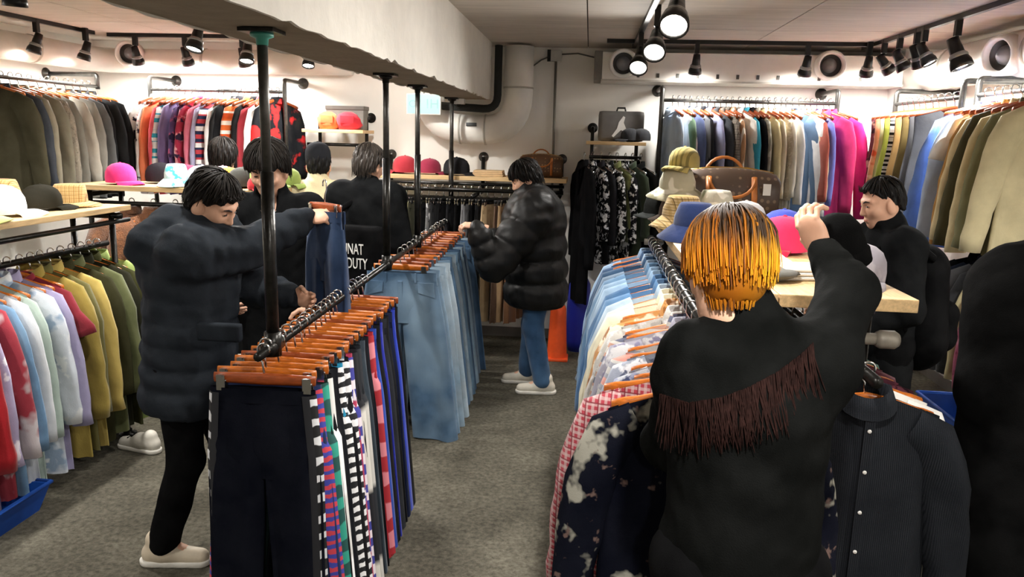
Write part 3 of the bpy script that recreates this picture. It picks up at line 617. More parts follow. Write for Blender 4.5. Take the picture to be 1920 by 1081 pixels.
# ---- left foreground shelf rack: pine board of caps over shirts
t = empty('hat_rack', (0, 0, 0), label='pine hat shelf over a shirt rail, left foreground', cat='clothes rack')
shelf_board(t, (-3.15, 2.6, 1.37), (-2.66, 4.27, 1.40), 3, 'x', PINE)
for y in (2.75, 4.2):
    for x in (-2.98, -2.74): pipe(t, [(x, y, 1.37), (x, y, 0.0)], .017, DARKSTEEL, 'upright'); flange(t, (x, y, 0), (0, 0, 1), .05, DARKSTEEL)
    pipe(t, [(-3.05, y, 1.34), (-2.68, y, 1.34)], .017, DARKSTEEL, 'cross_pipe')
pipe(t, [(-2.86, 2.62, 1.16), (-2.86, 4.32, 1.16)], .017, DARKSTEEL, 'rail'); pipe(t, [(-2.70, 2.62, 1.31), (-2.70, 4.3, 1.31)], .014, DARKSTEEL, 'rail')
hang_row([('plum', cloth('#4c4068')), ('stone', cloth('#b5aa9c'), 'jacket'), ('scarlet', cloth('#a51a23', gloss=True), 'jacket'), ('lilac printed', cloth('#b3a6c6', 'print', '#7a6a9c', '#efe8f2', .8)), ('red and white', cloth('#a83f4a', 'print', '#d5cbcd', '#b8606a', .5)), ('steel blue denim', cloth('#6d8fb0', 'denim', '#8aa8c2')), ('white', cloth('#d5d8dc')), ('mint', cloth('#a9b9af')),
          ('white and blue', cloth('#cfd5dd', 'print', '#93a6bd', '#e4e6e8', .8)), ('pale lilac', cloth('#9c95b4')), ('maroon', cloth('#7d2932'), 'tee', dict(L=.62)), ('mustard', cloth('#93803f'), 'jacket'), ('brown olive', cloth('#5f5a33'), 'jacket'), ('butter yellow', cloth('#b09a55'), 'jacket'), ('dark olive', cloth('#33321f'), 'jacket'), ('army green', cloth('#5d6140'), 'jacket'),
          ('black olive', cloth('#26261b'), 'jacket'), ('dark moss', cloth('#37371f'), 'jacket'), ('pale green', cloth('#9fb36a'), 'jacket')],
         (-2.86, 2.80), .0795, (0, 1), 1.16, 'left foreground rail from the camera side', 'shirts on the left foreground rail', w=.225, L=1.0, Ls=.66, dep=.038, face=math.pi, out=.075)
# ---- second hat shelf further back on the left
t = empty('hat_rack', (0, 0, 0), label='pine hat shelf on dark pipes further back at left', cat='clothes rack')
shelf_board(t, (-3.55, 4.98, 1.415), (-2.12, 5.5, 1.45), 3, 'y', PINE_X)
for x in (-3.45, -2.22):
    for y in (5.06, 5.42): pipe(t, [(x, y, 1.415), (x, y, 0)], .017, DARKSTEEL, 'upright')
    pipe(t, [(x, 5.06, 1.38), (x, 5.42, 1.38)], .016, DARKSTEEL, 'cross_pipe')
pipe(t, [(-3.5, 5.1, 1.32), (-2.16, 5.1, 1.32)], .016, DARKSTEEL, 'rail')
FUR = mat('brown_fur', '#6e4426', .9, 0, .4, 25, bump=.9, bscale=120, sheen=.5)
for i, (wd, m) in enumerate([('shaggy brown fur', FUR), ('russet fur', mat('russet_fur', '#7a4a28', .9, 0, .4, 25, bump=.9, bscale=120, sheen=.5)), ('dark brown leather', cloth('#3a2419', gloss=True)), ('black wool', cloth('#1a1a1a')), ('dark grey', cloth('#2c2c2e')), ('black padded', cloth('#151516', gloss=True))]):
    x = -3.17+i*.16
    hanger('coat', (x, 5.1, 1.336), math.pi/2-.5, f'wooden coat hanger holding the {wd} coat under the rear hat shelf', 'hangers under the rear hat shelf', HWOOD)
    garment('coat', (x, 5.1, 1.274), math.pi/2-.5, m, f'{wd} coat, {ORD[i]} from the left under the rear hat shelf', 'coat', 'coats under the rear hat shelf', 700+i, w=.24, L=.95, Ls=.6, dep=.055)

# ---- hanging centre rack
RACK_A = .034           # the rack runs a touch askew to the aisle
def rackx(y): return -1.01-RACK_A*(y-2.36)
t = empty('hanging_rack', (rackx(4.4), 4.4, 0), RACK_A, label='dark pipe rack of trousers hung from the beam by four poles', cat='clothes rack')
RX, RZ = 0.0, 1.15
for k, y in enumerate((2.36, 4.03, 4.92, 6.45)):
    yy = y-4.4
    pl = obj('pole', mesh('pole', *tube([(0, yy, RZ), (0, yy, 1.72)], .021, 12), DARKSTEEL), parent=t)
    obj('upper_tube', mesh('upper_tube', *tube([(0, yy, 1.70), (0, yy, 2.14)], .016, 12), mat('worn_pipe', '#4c4a46', .4, .6, .3, 30)), parent=t)
    obj('ceiling_plate', mesh('ceiling_plate', *box((-.055, yy-.055, 2.138), (.055, yy+.055, 2.15), .002), DARKSTEEL, False), parent=t)
    flange(t, (0, yy, 2.138), (0, 0, -1), .035, mat('teal_paint', '#3f8c7d', .5) if k == 0 else DARKSTEEL)
    obj('tee_fitting', mesh('tee_fitting', *cat_mesh([tube([(0, yy, RZ-.03), (0, yy, RZ+.05)], .028, 12), tube([(0, yy-.05, RZ), (0, yy+.05, RZ)], .024, 12)]), DARKSTEEL), parent=t)
pipe(t, [(0, -2.17, RZ), (0, 2.1, RZ)], .015, DARKSTEEL, 'rail')
TP = [('navy velour', '#0a0c15', tape_mat('#0a0a0d', '#cfd0d2', 30, wide=.58), 'with white emblem side tape'), ('navy', '#22305a', tape_mat('#3a3f9a', '#c23b4a', 60), 'with red and blue tape'), ('dark green', '#12221f', tape_mat('#1c4f4a', '#2f9c86', 20), 'with green piping'), ('black', '#111216', tape_mat('#e4e2de', '#ffffff', 4), 'with a white side line'),
      ('ink black', '#14161c', None, ''), ('sky blue', '#2b93bb', tape_mat('#15161a', '#f2f2f2', 52, wide=.4), 'with black and white check tape'), ('black print', '#141418', tape_mat('#1b1b20', '#e9e9ea', 44), 'with bold white lettering tape'), ('red and white printed', '#b4405c', tape_mat('#3c3d94', '#e7d9e0', 26), 'with blue patches'), ('dark', '#1a1a1e', tape_mat('#14141a', '#d9d5cb', 3), 'with twin white stripes'),
      ('charcoal', '#1e2126', tape_mat('#22252b', '#c9c6bf', 3), 'with pale stripes'), ('slate', '#3b4650', None, ''), ('night blue', '#16181f', None, ''), ('deep red', '#a3202b', tape_mat('#a3202b', '#d9808a', 14), 'with pale tape'), ('royal blue', '#2f4fb0', None, ''), ('glossy black', '#131317', None, ''), ('cobalt blue', '#2d36a8', None, ''), ('graphite', '#2a2c31', None, ''), ('ash black', '#1b1c20', None, ''), ('navy nylon', '#1d2440', None, ''), ('bright blue', '#2b41b5', None, ''), ('coal black', '#121214', None, '')]
for i, (wd, c, tp, tail) in enumerate(TP):
    y = 2.26+i*.062; rz = math.pi+RACK_A+random.Random(i+40).uniform(-.06, .06); JX = rackx(y)
    hanger('clip', (JX+random.Random(i).uniform(-.012, .012), y, RZ+.016), rz, f'wooden clip hanger holding the {wd} track pants on the centre rack', 'clip hangers on the front centre rack', HWOOD if i % 4 else DWOOD)
    m = cloth(c, 'print', '#e8dfe6', '#4343a0', 1.2) if 'printed' in wd else cloth(c, gloss='velour' not in wd)
    pants((JX, y, RZ+.016-.13), rz, m, f'{wd} track pants {tail}, {ORD[i]} on the centre rack'.replace(' ,', ','), 'track pants on the centre rack', 560+i, w=.17, L=1.0, leg=.098, hem=.085, tape=tp, name='track_pants', fl=.015 if i == 0 else .075, plain=i > 0)
JB = [('mid blue', '#4a647f', '#8ba4b8'), ('faded blue', '#6f8aa3', '#a0b6c6'), ('pale blue', '#8ea6b8', '#c3d0d8'), ('light washed', '#9db1bf', '#ccd6dc'), ('worn blue', '#6c879e', '#95abbd'), ('classic blue', '#4f6c8a', '#6f8ca6'), ('stone washed', '#8499a8', '#b3c1c9'), ('steel blue', '#5f7b93', '#84a0b6'), ('dark blue', '#3d5672', '#5a7591'), ('sky washed', '#86a0b5', '#aec2cf'), ('indigo', '#37506e', '#4e6a88'), ('blue grey', '#64798c', '#8598a7'), ('deep blue', '#425d7a', '#5f7a96'), ('ice washed', '#93a8b8', '#bccad3')]
for i, (wd, c, c2) in enumerate(JB):
    y = 4.42+i*.125; rz = math.pi+RACK_A+random.Random(i+90).uniform(-.1, .1); JX = rackx(y)
    hanger('clip', (JX+random.Random(i+7).uniform(-.012, .012), y, RZ+.016), rz, f'wooden clip hanger holding the {wd} jeans on the centre rack', 'clip hangers on the rear centre rack', DWOOD if i % 3 else HWOOD)
    pants((JX+random.Random(i+3).uniform(-.01, .03), y, RZ+.016-.13), rz, cloth(c, 'denim', c2), f'{wd} denim jeans, {ORD[i]} from the front of the rear centre rack', 'jeans on the centre rack', 620+i, w=.21, L=1.03, leg=.13, hem=.15, denim=True, name='jeans', fl=.085, dep=.036)

GALV = mat('worn_galvanised', '#8d867a', .5, .25, .15, 30)
# ---- hat table at right with rails of shirts below
t = empty('hat_table', (.69, 3.6, 0), label='pine hat table on dark pipe legs with shirt rails', cat='table')
shelf_board(t, (-.30, -1.24, 1.36), (.315, 1.15, 1.40), 3, 'x', PINE)
for x in (-.22, .215):
    for y in (-1.10, 1.0):
        pipe(t, [(x, y, 1.36), (x, y, 0)], .020, DARKSTEEL, 'leg'); flange(t, (x, y, 0), (0, 0, 1), .05, DARKSTEEL); flange(t, (x, y, 1.36), (0, 0, -1), .05, DARKSTEEL)
for y in (-1.16, 1.0):
    pipe(t, [(-.34, y, 1.255), (.27, y, 1.255)], .019, GALV, 'cross_pipe')
obj('end_cap', mesh('end_cap', *tube([(.23, -1.16, 1.255), (.245, -1.16, 1.255), (.285, -1.16, 1.255), (.30, -1.16, 1.255)], [.022, .030, .030, .02], 12), GALV), parent=t)
pipe(t, [(-.30, -1.75, 1.27), (-.30, 1.05, 1.27)], .021, DARKSTEEL, 'rail'); pipe(t, [(.14, -1.45, 1.20), (.14, 1.05, 1.20)], .018, DARKSTEEL, 'rail')
TX = .39
hang_row([('navy floral', cloth('#0d0f1a', 'sparse', '#99968a', '#6a5650', 1.2), None, dict(dx=-.045, w=.255, L=.9, buttons=mat('dark_button', '#2a2a2a', .4), Ls=.5)), ('red gingham', cloth('#a8404b', 'plaid', '#c9b5b2', '#7a2a34', 2.2), None, dict(dx=-.06, L=.9, w=.262)), ('cream printed', cloth('#a3968a', 'print', '#8f8a86', '#b98f7a', 1.2)), ('navy and white printed', cloth('#a9acb4', 'print', '#39405c', '#8a8fa6', 1.6)),
          ('grey blue paisley', cloth('#8f95a3', 'print', '#d9d9dd', '#5b6075', 1.8)), ('white and grey striped', cloth('#b3b1ae', 'band', '#8b8c94', '#c48b80', 1.6)), ('lilac printed', cloth('#918f9b', 'print', '#c5c4c6', '#7d7a92', 1.5)), ('white and rust striped', cloth('#b5b0aa', 'band', '#a8816f', '#55586a', 1.7)), ('white fleece', cloth('#bdbab4', 'print', '#a29e98', '#d0d0d0', 2)), ('tan patterned', cloth('#c08a52', 'print', '#e7d6bd', '#8a5a30', 1.4)), ('ivory', cloth('#dcd7bd'), 'jacket'),
          ('cream', cloth('#d9d3b8'), 'jacket'), ('bleached denim', cloth('#9db0c2', 'denim', '#cdd8e0'), 'jacket'), ('mid denim', cloth('#54779c', 'denim', '#7d9cba'), 'jacket'), ('dark denim', cloth('#3e6086', 'denim', '#6585a5'), 'jacket'), ('light denim', cloth('#86a1bb', 'denim', '#b4c6d4'), 'jacket'), ('faded denim', cloth('#7d98b2', 'denim', '#a8bccb'), 'jacket'), ('washed denim', cloth('#5f80a0', 'denim', '#86a2ba'), 'jacket'), ('blue grey', cloth('#6f8296'), 'jacket'), ('navy denim', cloth('#34506f', 'denim', '#4c6987'), 'jacket'), ('pale chambray', cloth('#9fb2c6')), ('indigo', cloth('#3d5576')), ('sky blue', cloth('#8fa9c6'))],
         (TX-.01, 1.98), .109, (0, 1), 1.27, 'hat table left rail from the camera side', 'shirts on the left rail of the hat table', w=.23, L=.80, Ls=.56, dep=.05, face=math.pi, out=.085, hmat=HWOOD)
BTNW = mat('pearl_button', '#d8d6d0', .25)
hang_row([('dark grey corduroy', cloth('#202226', 'stripe', '#191b1e', W_, 9), None, dict(buttons=BTNW, L=.9)), ('white', cloth('#e4e1da'), None, dict(w=.235, L=.7)), ('burgundy', cloth('#4a2630', 'print', '#6a3a44', '#2c161d', 1.5)), ('wine red', cloth('#5b2f36')), ('dark green', cloth('#2f4a3d'), None, dict(L=.95)), ('black', cloth('#17171a')), ('brown check', cloth('#4a3a33', 'plaid', '#6b5548', '#241b18', 2))],
         (.83, 2.22), .155, (0, 1), 1.20, 'hat table right rail from the camera side', 'shirts on the right rail of the hat table', w=.215, L=.82, Ls=.6, dep=.05, face=math.pi, out=.06, hmat=HWOOD)
for p, l, s in (((2.42, 4.75, 0), 'blue plastic storage bin under the right wall rail', (.16, .42, .24)), ((-2.86, 2.86, 0), 'blue plastic storage bin under the left foreground rail', (.30, .42, .13))):
    t = empty('storage_bin', p, label=l, cat='bin'); sx, sy, sz = s; BL = mat('blue_plastic', '#15479c', .4)
    P = [[((sx*k)*cx, (sy*k)*cy, z) for cx, cy in ((-1, -1), (1, -1), (1, 1), (-1, 1))] for k, z in ((.88, 0), (1, sz), (.96, sz), (.85, .015))]
    obj('tub', mesh('tub', *loft(P, True, True), BL, False), parent=t)
    obj('rim', mesh('rim', *tube([(sx, -sy, sz), (sx, sy, sz), (-sx, sy, sz), (-sx, -sy, sz), (sx, -sy, sz)], .012, 6), BL), parent=t)
# ------------------------------------------------------------------ hats, bags and other goods
def cap(p, rotz, m, label, group, m2=None, s=1.0, tilt=(0, 0), name='baseball_cap'):
    """baseball cap, peak towards local +y"""
    m2 = m2 or m; t = empty(name, p, rotz, label=label, cat='cap', group=group); t.scale = (s,)*3; t.rotation_euler = (tilt[0], tilt[1], rotz)
    prof = [(.092, 0), (.094, .03), (.09, .065), (.075, .095), (.05, .113), (.022, .121), (.001, .122)]
    v, f = lathe(prof, 24, sx=.92, sy=1.08); v = v.copy(); a = np.arctan2(v[:, 1], v[:, 0]); v[:, :2] *= (1-.012*np.abs(np.sin(3*a))**.3)[:, None]
    obj('crown', mesh('crown', v, f, m), parent=t)
    top, bot = [], []
    for u in np.linspace(-1, 1, 13):
        an = math.pi/2-u*1.12; ix, iy = .085*math.cos(an), .098*math.sin(an); ln = .078*math.cos(u*1.35)**.6+.004
        drop = -.02*u*u
        top.append([(ix, iy, .012-.004*u*u), (ix*1.06, iy+ln*.5, .013+drop*.6), (ix*1.08, iy+ln, .004+drop*1.3-.004)])
    P = np.array(top); Q = P.copy(); Q[:, :, 2] -= .005
    ring = np.concatenate([P, Q[:, ::-1]], 1)
    obj('peak', mesh('peak', *loft(ring, True, True), m2), parent=t)
    obj('button', mesh('button', *xf(lathe([(.009, 0), (.007, .005), (.001, .007)], 10), Matrix.Translation((0, 0, .12))), m2), parent=t)
    return t
def brim_hat(p, rotz, m, label, group, r=.095, h=.10, brim=.055, drop=.035, top=.78, s=1.0, band=None, name='bucket_hat', tilt=(0, 0)):
    t = empty(name, p, rotz, label=label, cat='hat', group=group); t.scale = (s,)*3; t.rotation_euler = (tilt[0], tilt[1], rotz)
    z0 = drop
    obj('crown', mesh('crown', *lathe([(r, z0), (r*.97, z0+h*.4), (r*top, z0+h*.9), (r*top*.9, z0+h), (r*.4, z0+h*1.03), (.001, z0+h*1.02)], 26, sx=.93, sy=1.06), m), parent=t)
    v, f = lathe([(r*.99, z0+.004), (r+brim*.5, z0-drop*.45), (r+brim, .004), (r+brim, 0), (r+brim*.5, z0-drop*.45-.005), (r*.97, z0-.003)], 26, sx=.95, sy=1.05)
    v = v.copy(); a = np.arctan2(v[:, 1], v[:, 0]); v[:, 2] += .004*np.sin(3*a+r*50)*(np.hypot(v[:, 0], v[:, 1]) > r*1.05)
    v[:, 2] = np.maximum(v[:, 2], 0)
    obj('brim', mesh('brim', v, f, m), parent=t)
    if band: obj('band', mesh('band', *lathe([(r*1.005, z0+.002), (r*1.0, z0+.03)], 26, sx=.93, sy=1.06), band), parent=t)
    return t
G1, G2, G3 = 'hats on the left foreground shelf', 'hats on the rear left shelf', 'hats on the hat table'
STRAW = cloth('#c9a873', 'plaid', '#a5804c', '#7c5b30', 4)
cap((-2.86, 3.50, 1.415), -.75, cloth('#f1efea'), 'white baseball cap on the left foreground shelf', G1, s=1.15)
cap((-2.88, 3.82, 1.415), -.6, cloth('#28261f'), 'black cap between the white cap and the woven hat, left shelf', G1)
brim_hat((-2.90, 4.08, 1.403), .3, STRAW, 'tan woven hat at the far end of the left foreground shelf', G1, h=.10, brim=.07, drop=.02, top=.9)
brim_hat((-3.02, 3.72, 1.403), .0, STRAW, 'tan checked hat behind the white cap on the left shelf', G1, h=.13, brim=.05, drop=.03)
cap((-2.80, 3.22, 1.415), -.9, cloth('#c9cb7d'), 'pale yellow green cap at the left picture edge', G1)
cap((-2.78, 2.95, 1.415), -.9, cloth('#6a6670'), 'grey cap nearest the camera on the left shelf', G1)
cap((-3.25, 5.12, 1.465), -1.9, cloth('#dd3376'), 'bright pink baseball cap on the rear left shelf', G2, s=1.1)
cap((-3.08, 5.34, 1.465), -1.6, cloth('#232024'), 'black cap beside the bright pink cap', G2, s=1.1)
cap((-2.92, 5.40, 1.465), -1.6, cloth('#c8233f'), 'red cap behind the turquoise bucket hat', G2)
brim_hat((-2.83, 5.10, 1.453), .2, cloth('#c6e3e4', 'print', '#4fb0bb', '#f2f6f5', 1.8), 'turquoise and white patterned bucket hat on the rear left shelf', G2, r=.085, h=.10, brim=.05, drop=.05)
cap((-2.66, 5.14, 1.465), -1.1, cloth('#a0a3ad'), 'pale grey cap right of the patterned bucket hat', G2, s=1.1)
cap((-2.62, 5.36, 1.465), -1.4, cloth('#e6b9c8'), 'pale pink cap at the back of the rear left shelf', G2)
cap((-2.50, 5.20, 1.465), -1.1, cloth('#d58a35'), 'orange cap between the grey and black caps', G2)
cap((-2.38, 5.17, 1.465), -1.1, cloth('#3a3a36'), 'dark grey cap left of the green cap', G2, s=1.05)
cap((-2.26, 5.20, 1.465), -1.1, cloth('#93b25f'), 'light green cap at the right end of the rear left shelf', G2, s=1.08)
cap((-2.17, 5.42, 1.465), -1.2, cloth('#8a9a52'), 'olive green cap behind the light green cap', G2)
cap((-2.22, 5.02, 1.455), -2.2, cloth('#b3262c'), 'small red cap on the front edge of the rear left shelf', G2, s=.7)
# hat table
TT = 1.402
brim_hat((.50, 4.10, TT), .4, cloth('#d9c08f', 'plaid', '#b39253', '#6c5836', 3.0), 'tan checked bucket hat on the hat table', G3, r=.1, h=.10, brim=.06, drop=.05, s=1.1)
brim_hat((.50, 3.62, TT), .0, cloth('#1e2c52'), 'navy blue bucket hat on the hat table beside the checked one', G3, r=.1, h=.10, brim=.07, drop=.06, s=1.05, tilt=(.0, .0))
cap((.80, 3.98, TT+.012), 2.6, cloth('#f3f2f0'), 'white cap on the middle of the hat table', G3, s=1.2)
cap((.90, 3.62, TT+.012), 2.4, cloth('#4e5ecb'), 'blue cap behind the red cap on the hat table', G3, s=1.15)
cap((.82, 3.28, TT+.012), 2.2, cloth('#e03560'), 'pink red cap on the hat table beside the raised hand', G3, s=1.15, m2=cloth('#c92a4c'))
cap((.90, 2.60, TT+.012), 2.9, cloth('#8f8990', 'print', '#a39da2', '#6b4a52', 1), 'grey and plum cap at the front of the hat table', G3)
brim_hat((.66, 3.05, TT), .0, cloth('#f0eeea'), 'white bucket hat lying before the red cap', G3, r=.09, h=.07, brim=.06, drop=.035)
t = empty('felt_beret', (.60, 2.62, TT), label='flat dark grey beret near the front edge of the hat table', cat='hat', group=G3)
obj('crown', mesh('crown', *lathe([(.06, 0), (.085, .012), (.1, .024), (.08, .036), (.04, .042), (.001, .043)], 24, sx=1.2), cloth('#63625c')), parent=t); obj('stalk', mesh('stalk', *xf(lathe([(.004, 0), (.003, .012), (.001, .013)], 8), Matrix.Translation((0, 0, .042))), cloth('#63625c')), parent=t)
t = empty('folded_cloth', (.75, 2.68, TT), .2, label='folded white cloth near the front edge of the hat table', cat='cloth')
for k in range(3): obj('fold', mesh('fold', *box((-.11+.004*k, -.07, .014*k), (.11-.004*k, .07+.003*k, .014*k+.013), .006), cloth('#e9e6df')), parent=t)
# pile of hats behind
brim_hat((.50, 4.42, TT), .2, cloth('#57463a'), 'brown felt hat under the pile at the left rear of the hat table', G3, r=.1, h=.11, brim=.06, drop=.03)
brim_hat((.50, 4.42, TT+.135), .8, cloth('#b9b49c', 'camo', '#8f8c70', '#e3dfcf', .8), 'olive and cream hat on the brown felt hat', G3, r=.1, h=.11, brim=.07, drop=.05, tilt=(.08, -.1))
cap((.53, 4.42, TT+.30), 2.4, cloth('#a8985c', 'stripe', '#7e7445', W_, 2), 'khaki cap on top of the hat pile', G3, s=.95)
brim_hat((.70, 4.30, TT), .1, cloth('#c9c4b2', 'camo', '#8d9478', '#efeadb', 1), 'pale mottled bucket hat in front of the brown bag', G3, r=.1, h=.12, brim=.08, drop=.05, s=1.1)
brim_hat((.42, 4.64, TT), .1, cloth('#2b2d2c'), 'black wide-brimmed hat at the far left corner of the hat table', G3, r=.09, h=.12, brim=.06, drop=.02)
def mono_mat(c, c2):
    m, nt, b = nodes('monogram_canvas'); L = nt.links.new; b.inputs['Roughness'].default_value = .45
    tc = N(nt, 'ShaderNodeTexCoord'); v = N(nt, 'ShaderNodeTexVoronoi', Scale=26.0); v.inputs['Randomness'].default_value = .25; L(tc.outputs['Object'], v.inputs['Vector'])
    r = N(nt, 'ShaderNodeMapRange', clamp=True); r.inputs[1].default_value = .30; r.inputs[2].default_value = .22; L(v.outputs['Distance'], r.inputs[0])
    mx = N(nt, 'ShaderNodeMix', data_type='RGBA'); L(r.outputs[0], mx.inputs[0]); mx.inputs[6].default_value = lin(c); mx.inputs[7].default_value = lin(c2); L(mx.outputs[2], b.inputs['Base Color']); return m
def duffel(p, rotz, s, m, label, tag=False):
    t = empty('duffel_bag', p, rotz, label=label, cat='bag'); t.scale = (s,)*3
    TAN = mat('tan_leather', '#b0692c', .45, 0, .2, 15); n = 28; P = []
    for i, x in enumerate(np.concatenate([[-.26], np.linspace(-.25, .25, 13), [.26]])):
        e = (1-(abs(x)/.27)**6)**.5; r = []
        for th in np.linspace(0, 2*math.pi, n, endpoint=False):
            c_, s_ = math.cos(th), math.sin(th); q = .11*np.sign(c_)*abs(c_)**.6*(.8+.2*e); z = np.sign(s_)*abs(s_)**.7
            z = .14+(.14*z if z < 0 else (.13+.018*math.cos(x*7))*z*(.75+.25*e)); r.append((x+.006*math.sin(5*th+i), q*(1-.25*max(0, z-.14)/.14), max(z, .0)))
        P.append(r)
    obj('body', mesh('body', *loft(P, True, True), m), parent=t)
    for y in (-1, 1):
        arc = [(.11*math.cos(a), y*(.085+.03*math.sin(a)), .23+(.11 if y > 0 else -.10)*math.sin(a)) for a in np.linspace(0, math.pi, 12)] if y > 0 else [(.12*math.cos(a), -.105-.035*math.sin(a), .235-.10*math.sin(a)) for a in np.linspace(0, math.pi, 12)]
        obj('handle', mesh('handle', *tube(arc, .009, 8), TAN), parent=t)
        for x in (-.12, .12): obj('strap', mesh('strap', *tube([(x, y*.085, .24), (x, y*.118, .14), (x, y*.112, .03)], .016, 8, flat=((0, 1, 0), .35)), TAN), parent=t)
    obj('zip', mesh('zip', *tube([(-.24, 0, .262), (-.1, 0, .285), (.1, 0, .285), (.24, 0, .262)], .006, 6), mat('brass', '#b58a3c', .3, .9)), parent=t)
    if tag: obj('price_tag', mesh('price_tag', *box((.16, -.125, .15), (.2, -.121, .21)), WHITEP, False), parent=t)
duffel((.80, 4.56, TT), .05, 1.06, mono_mat('#4b3a2e', '#7a6650'), 'large brown monogram duffel bag with tan handles on the hat table', True)
duffel((-.41, 6.74, 1.506), .1, .70, mono_mat('#5d4028', '#94744a'), 'brown monogram duffel bag on the back wall shelf')
# goods on the back wall shelves
t = empty('backpack', (.255, 6.68, 1.829), label='grey backpack with a white leaping figure emblem on the small right shelf', cat='backpack')
obj('body', mesh('body', *box((-.19, -.06, 0), (.19, .10, .25), .035), mat('grey_nylon', '#6a6865', .6, 0, .1)), parent=t)
em = [(-.02, .16), (.015, .21), (.03, .2), (.02, .155), (.045, .1), (.03, .08), (0, .095), (-.06, .035), (-.075, .045), (-.035, .105)]
n = len(em); v = [(x, -.064, z) for x, z in em]+[(x, -.058, z) for x, z in em]; fc = [tuple(range(n)), tuple(range(2*n-1, n-1, -1))]+[(i, n+i, n+(i+1) % n, (i+1) % n) for i in range(n)]
obj('emblem', mesh('emblem', v, fc, WHITEP, False), parent=t)
obj('carry_loop', mesh('carry_loop', *tube([(-.04, .08, .24), (-.03, .08, .28), (.03, .08, .28), (.04, .08, .24)], .008, 6), BLACKM), parent=t)
for k, (x, rz) in enumerate(((.33, .3), (.42, -.2))):
    cap((x, 6.55, 1.842), 1.5+rz, cloth('#3b3c3f'), ('dark grey cap leaning on the grey backpack', 'black cap at the right end of the small right shelf')[k], 'caps on the small right shelf', s=.8)
t = empty('storage_box', (-2.15, 6.78, 1.869), label='grey box on the small left wall shelf behind the red bags', cat='box')
obj('carton', mesh('carton', *box((-.17, -.05, 0), (.17, .1, .2), .008), mat('grey_card', '#77736c', .7)), parent=t); obj('lid', mesh('lid', *box((-.175, -.055, .17), (.175, .105, .205), .006), mat('grey_card_lid', '#68645e', .7)), parent=t)
for x, c, l, sx in ((-2.26, '#e0683f', 'orange folded pouch on the small left wall shelf', .09), (-2.08, '#c4313c', 'red crumpled pouch on the small left wall shelf', .1)):
    t = empty('pouch', (x, 6.62, 1.869), .2, label=l, cat='bag'); rng = random.Random(c)
    P = [[(r*sx*math.cos(a)*(1+.15*math.sin(3*a+z*40)), r*.06*math.sin(a), z*1.0) for a in np.linspace(0, 6.283, 18, endpoint=False)] for r, z in ((.85, 0), (1.05, .04), (1, .09), (.75, .13), (.3, .15))]
    obj('body', mesh('body', *loft(P, True, True), cloth(c)), parent=t); obj('flap', mesh('flap', *box((-sx*.7, -.062, .05), (sx*.5, -.05, .12), .01), cloth(c)), parent=t)
cap((-1.60, 6.68, 1.52), 1.2, cloth('#a2323b'), 'red cap at the left of the back wall shelf', 'caps on the back wall shelf', s=1.15)
cap((-1.38, 6.68, 1.52), -1.2, cloth('#8e2f45'), 'dark red cap between two prop poles on the back wall shelf', 'caps on the back wall shelf')
cap((-1.14, 6.66, 1.52), -1.4, cloth('#232325'), 'black flat cap with a long peak on the back wall shelf', 'caps on the back wall shelf', s=1.15)
for x0, w, h, l in ((-1.0, .27, .05, 'flat straw mat stack on the back wall shelf beside the bag'), (-.70, .14, .03, 'small tan wooden tray on the back wall shelf')):
    t = empty('tray', (x0, 6.72, 1.506), label=l, cat='tray'); TM = mat('straw_tan', '#c3a57c', .7, 0, .2)
    for k in range(3): obj('layer', mesh('layer', *box((.006*k, -.1, h/3*k), (w-.004*k, .1, h/3*(k+1)-.001), .004), TM, False), parent=t)
# orange traffic-cone-like fire extinguisher stand
t = empty('safety_cone', (-.20, 6.32, 0), label='orange plastic safety cone standing by the back wall', cat='cone'); OR = mat('orange_plastic', '#e2521f', .45)
obj('cone', mesh('cone', *lathe([(.085, .02), (.083, .06), (.068, .40), (.066, .44), (.045, .49), (.02, .505), (.001, .507)], 24), OR), parent=t)
obj('base', mesh('base', *box((-.095, -.095, 0), (.095, .095, .025), .01), OR, False), parent=t)
t = empty('garment_bag', (-.03, 6.62, 0), label='blue plastic bag standing behind the orange cone', cat='bag')
P = [[(.10*k*math.cos(a)*(1+.08*math.sin(4*a)), .08*k*math.sin(a), z) for a in np.linspace(0, 6.283, 18, endpoint=False)] for k, z in ((.8, 0), (1, .1), (1.05, .4), (.9, .6), (.5, .68))]
obj('body', mesh('body', *loft(P, True, True), mat('blue_film', '#2530a0', .35)), parent=t); obj('tied_top', mesh('tied_top', *xf(lathe([(.04, 0), (.025, .03), (.05, .07)], 12), Matrix.Translation((0, 0, .67))), mat('blue_film', '#2530a0', .35)), parent=t)
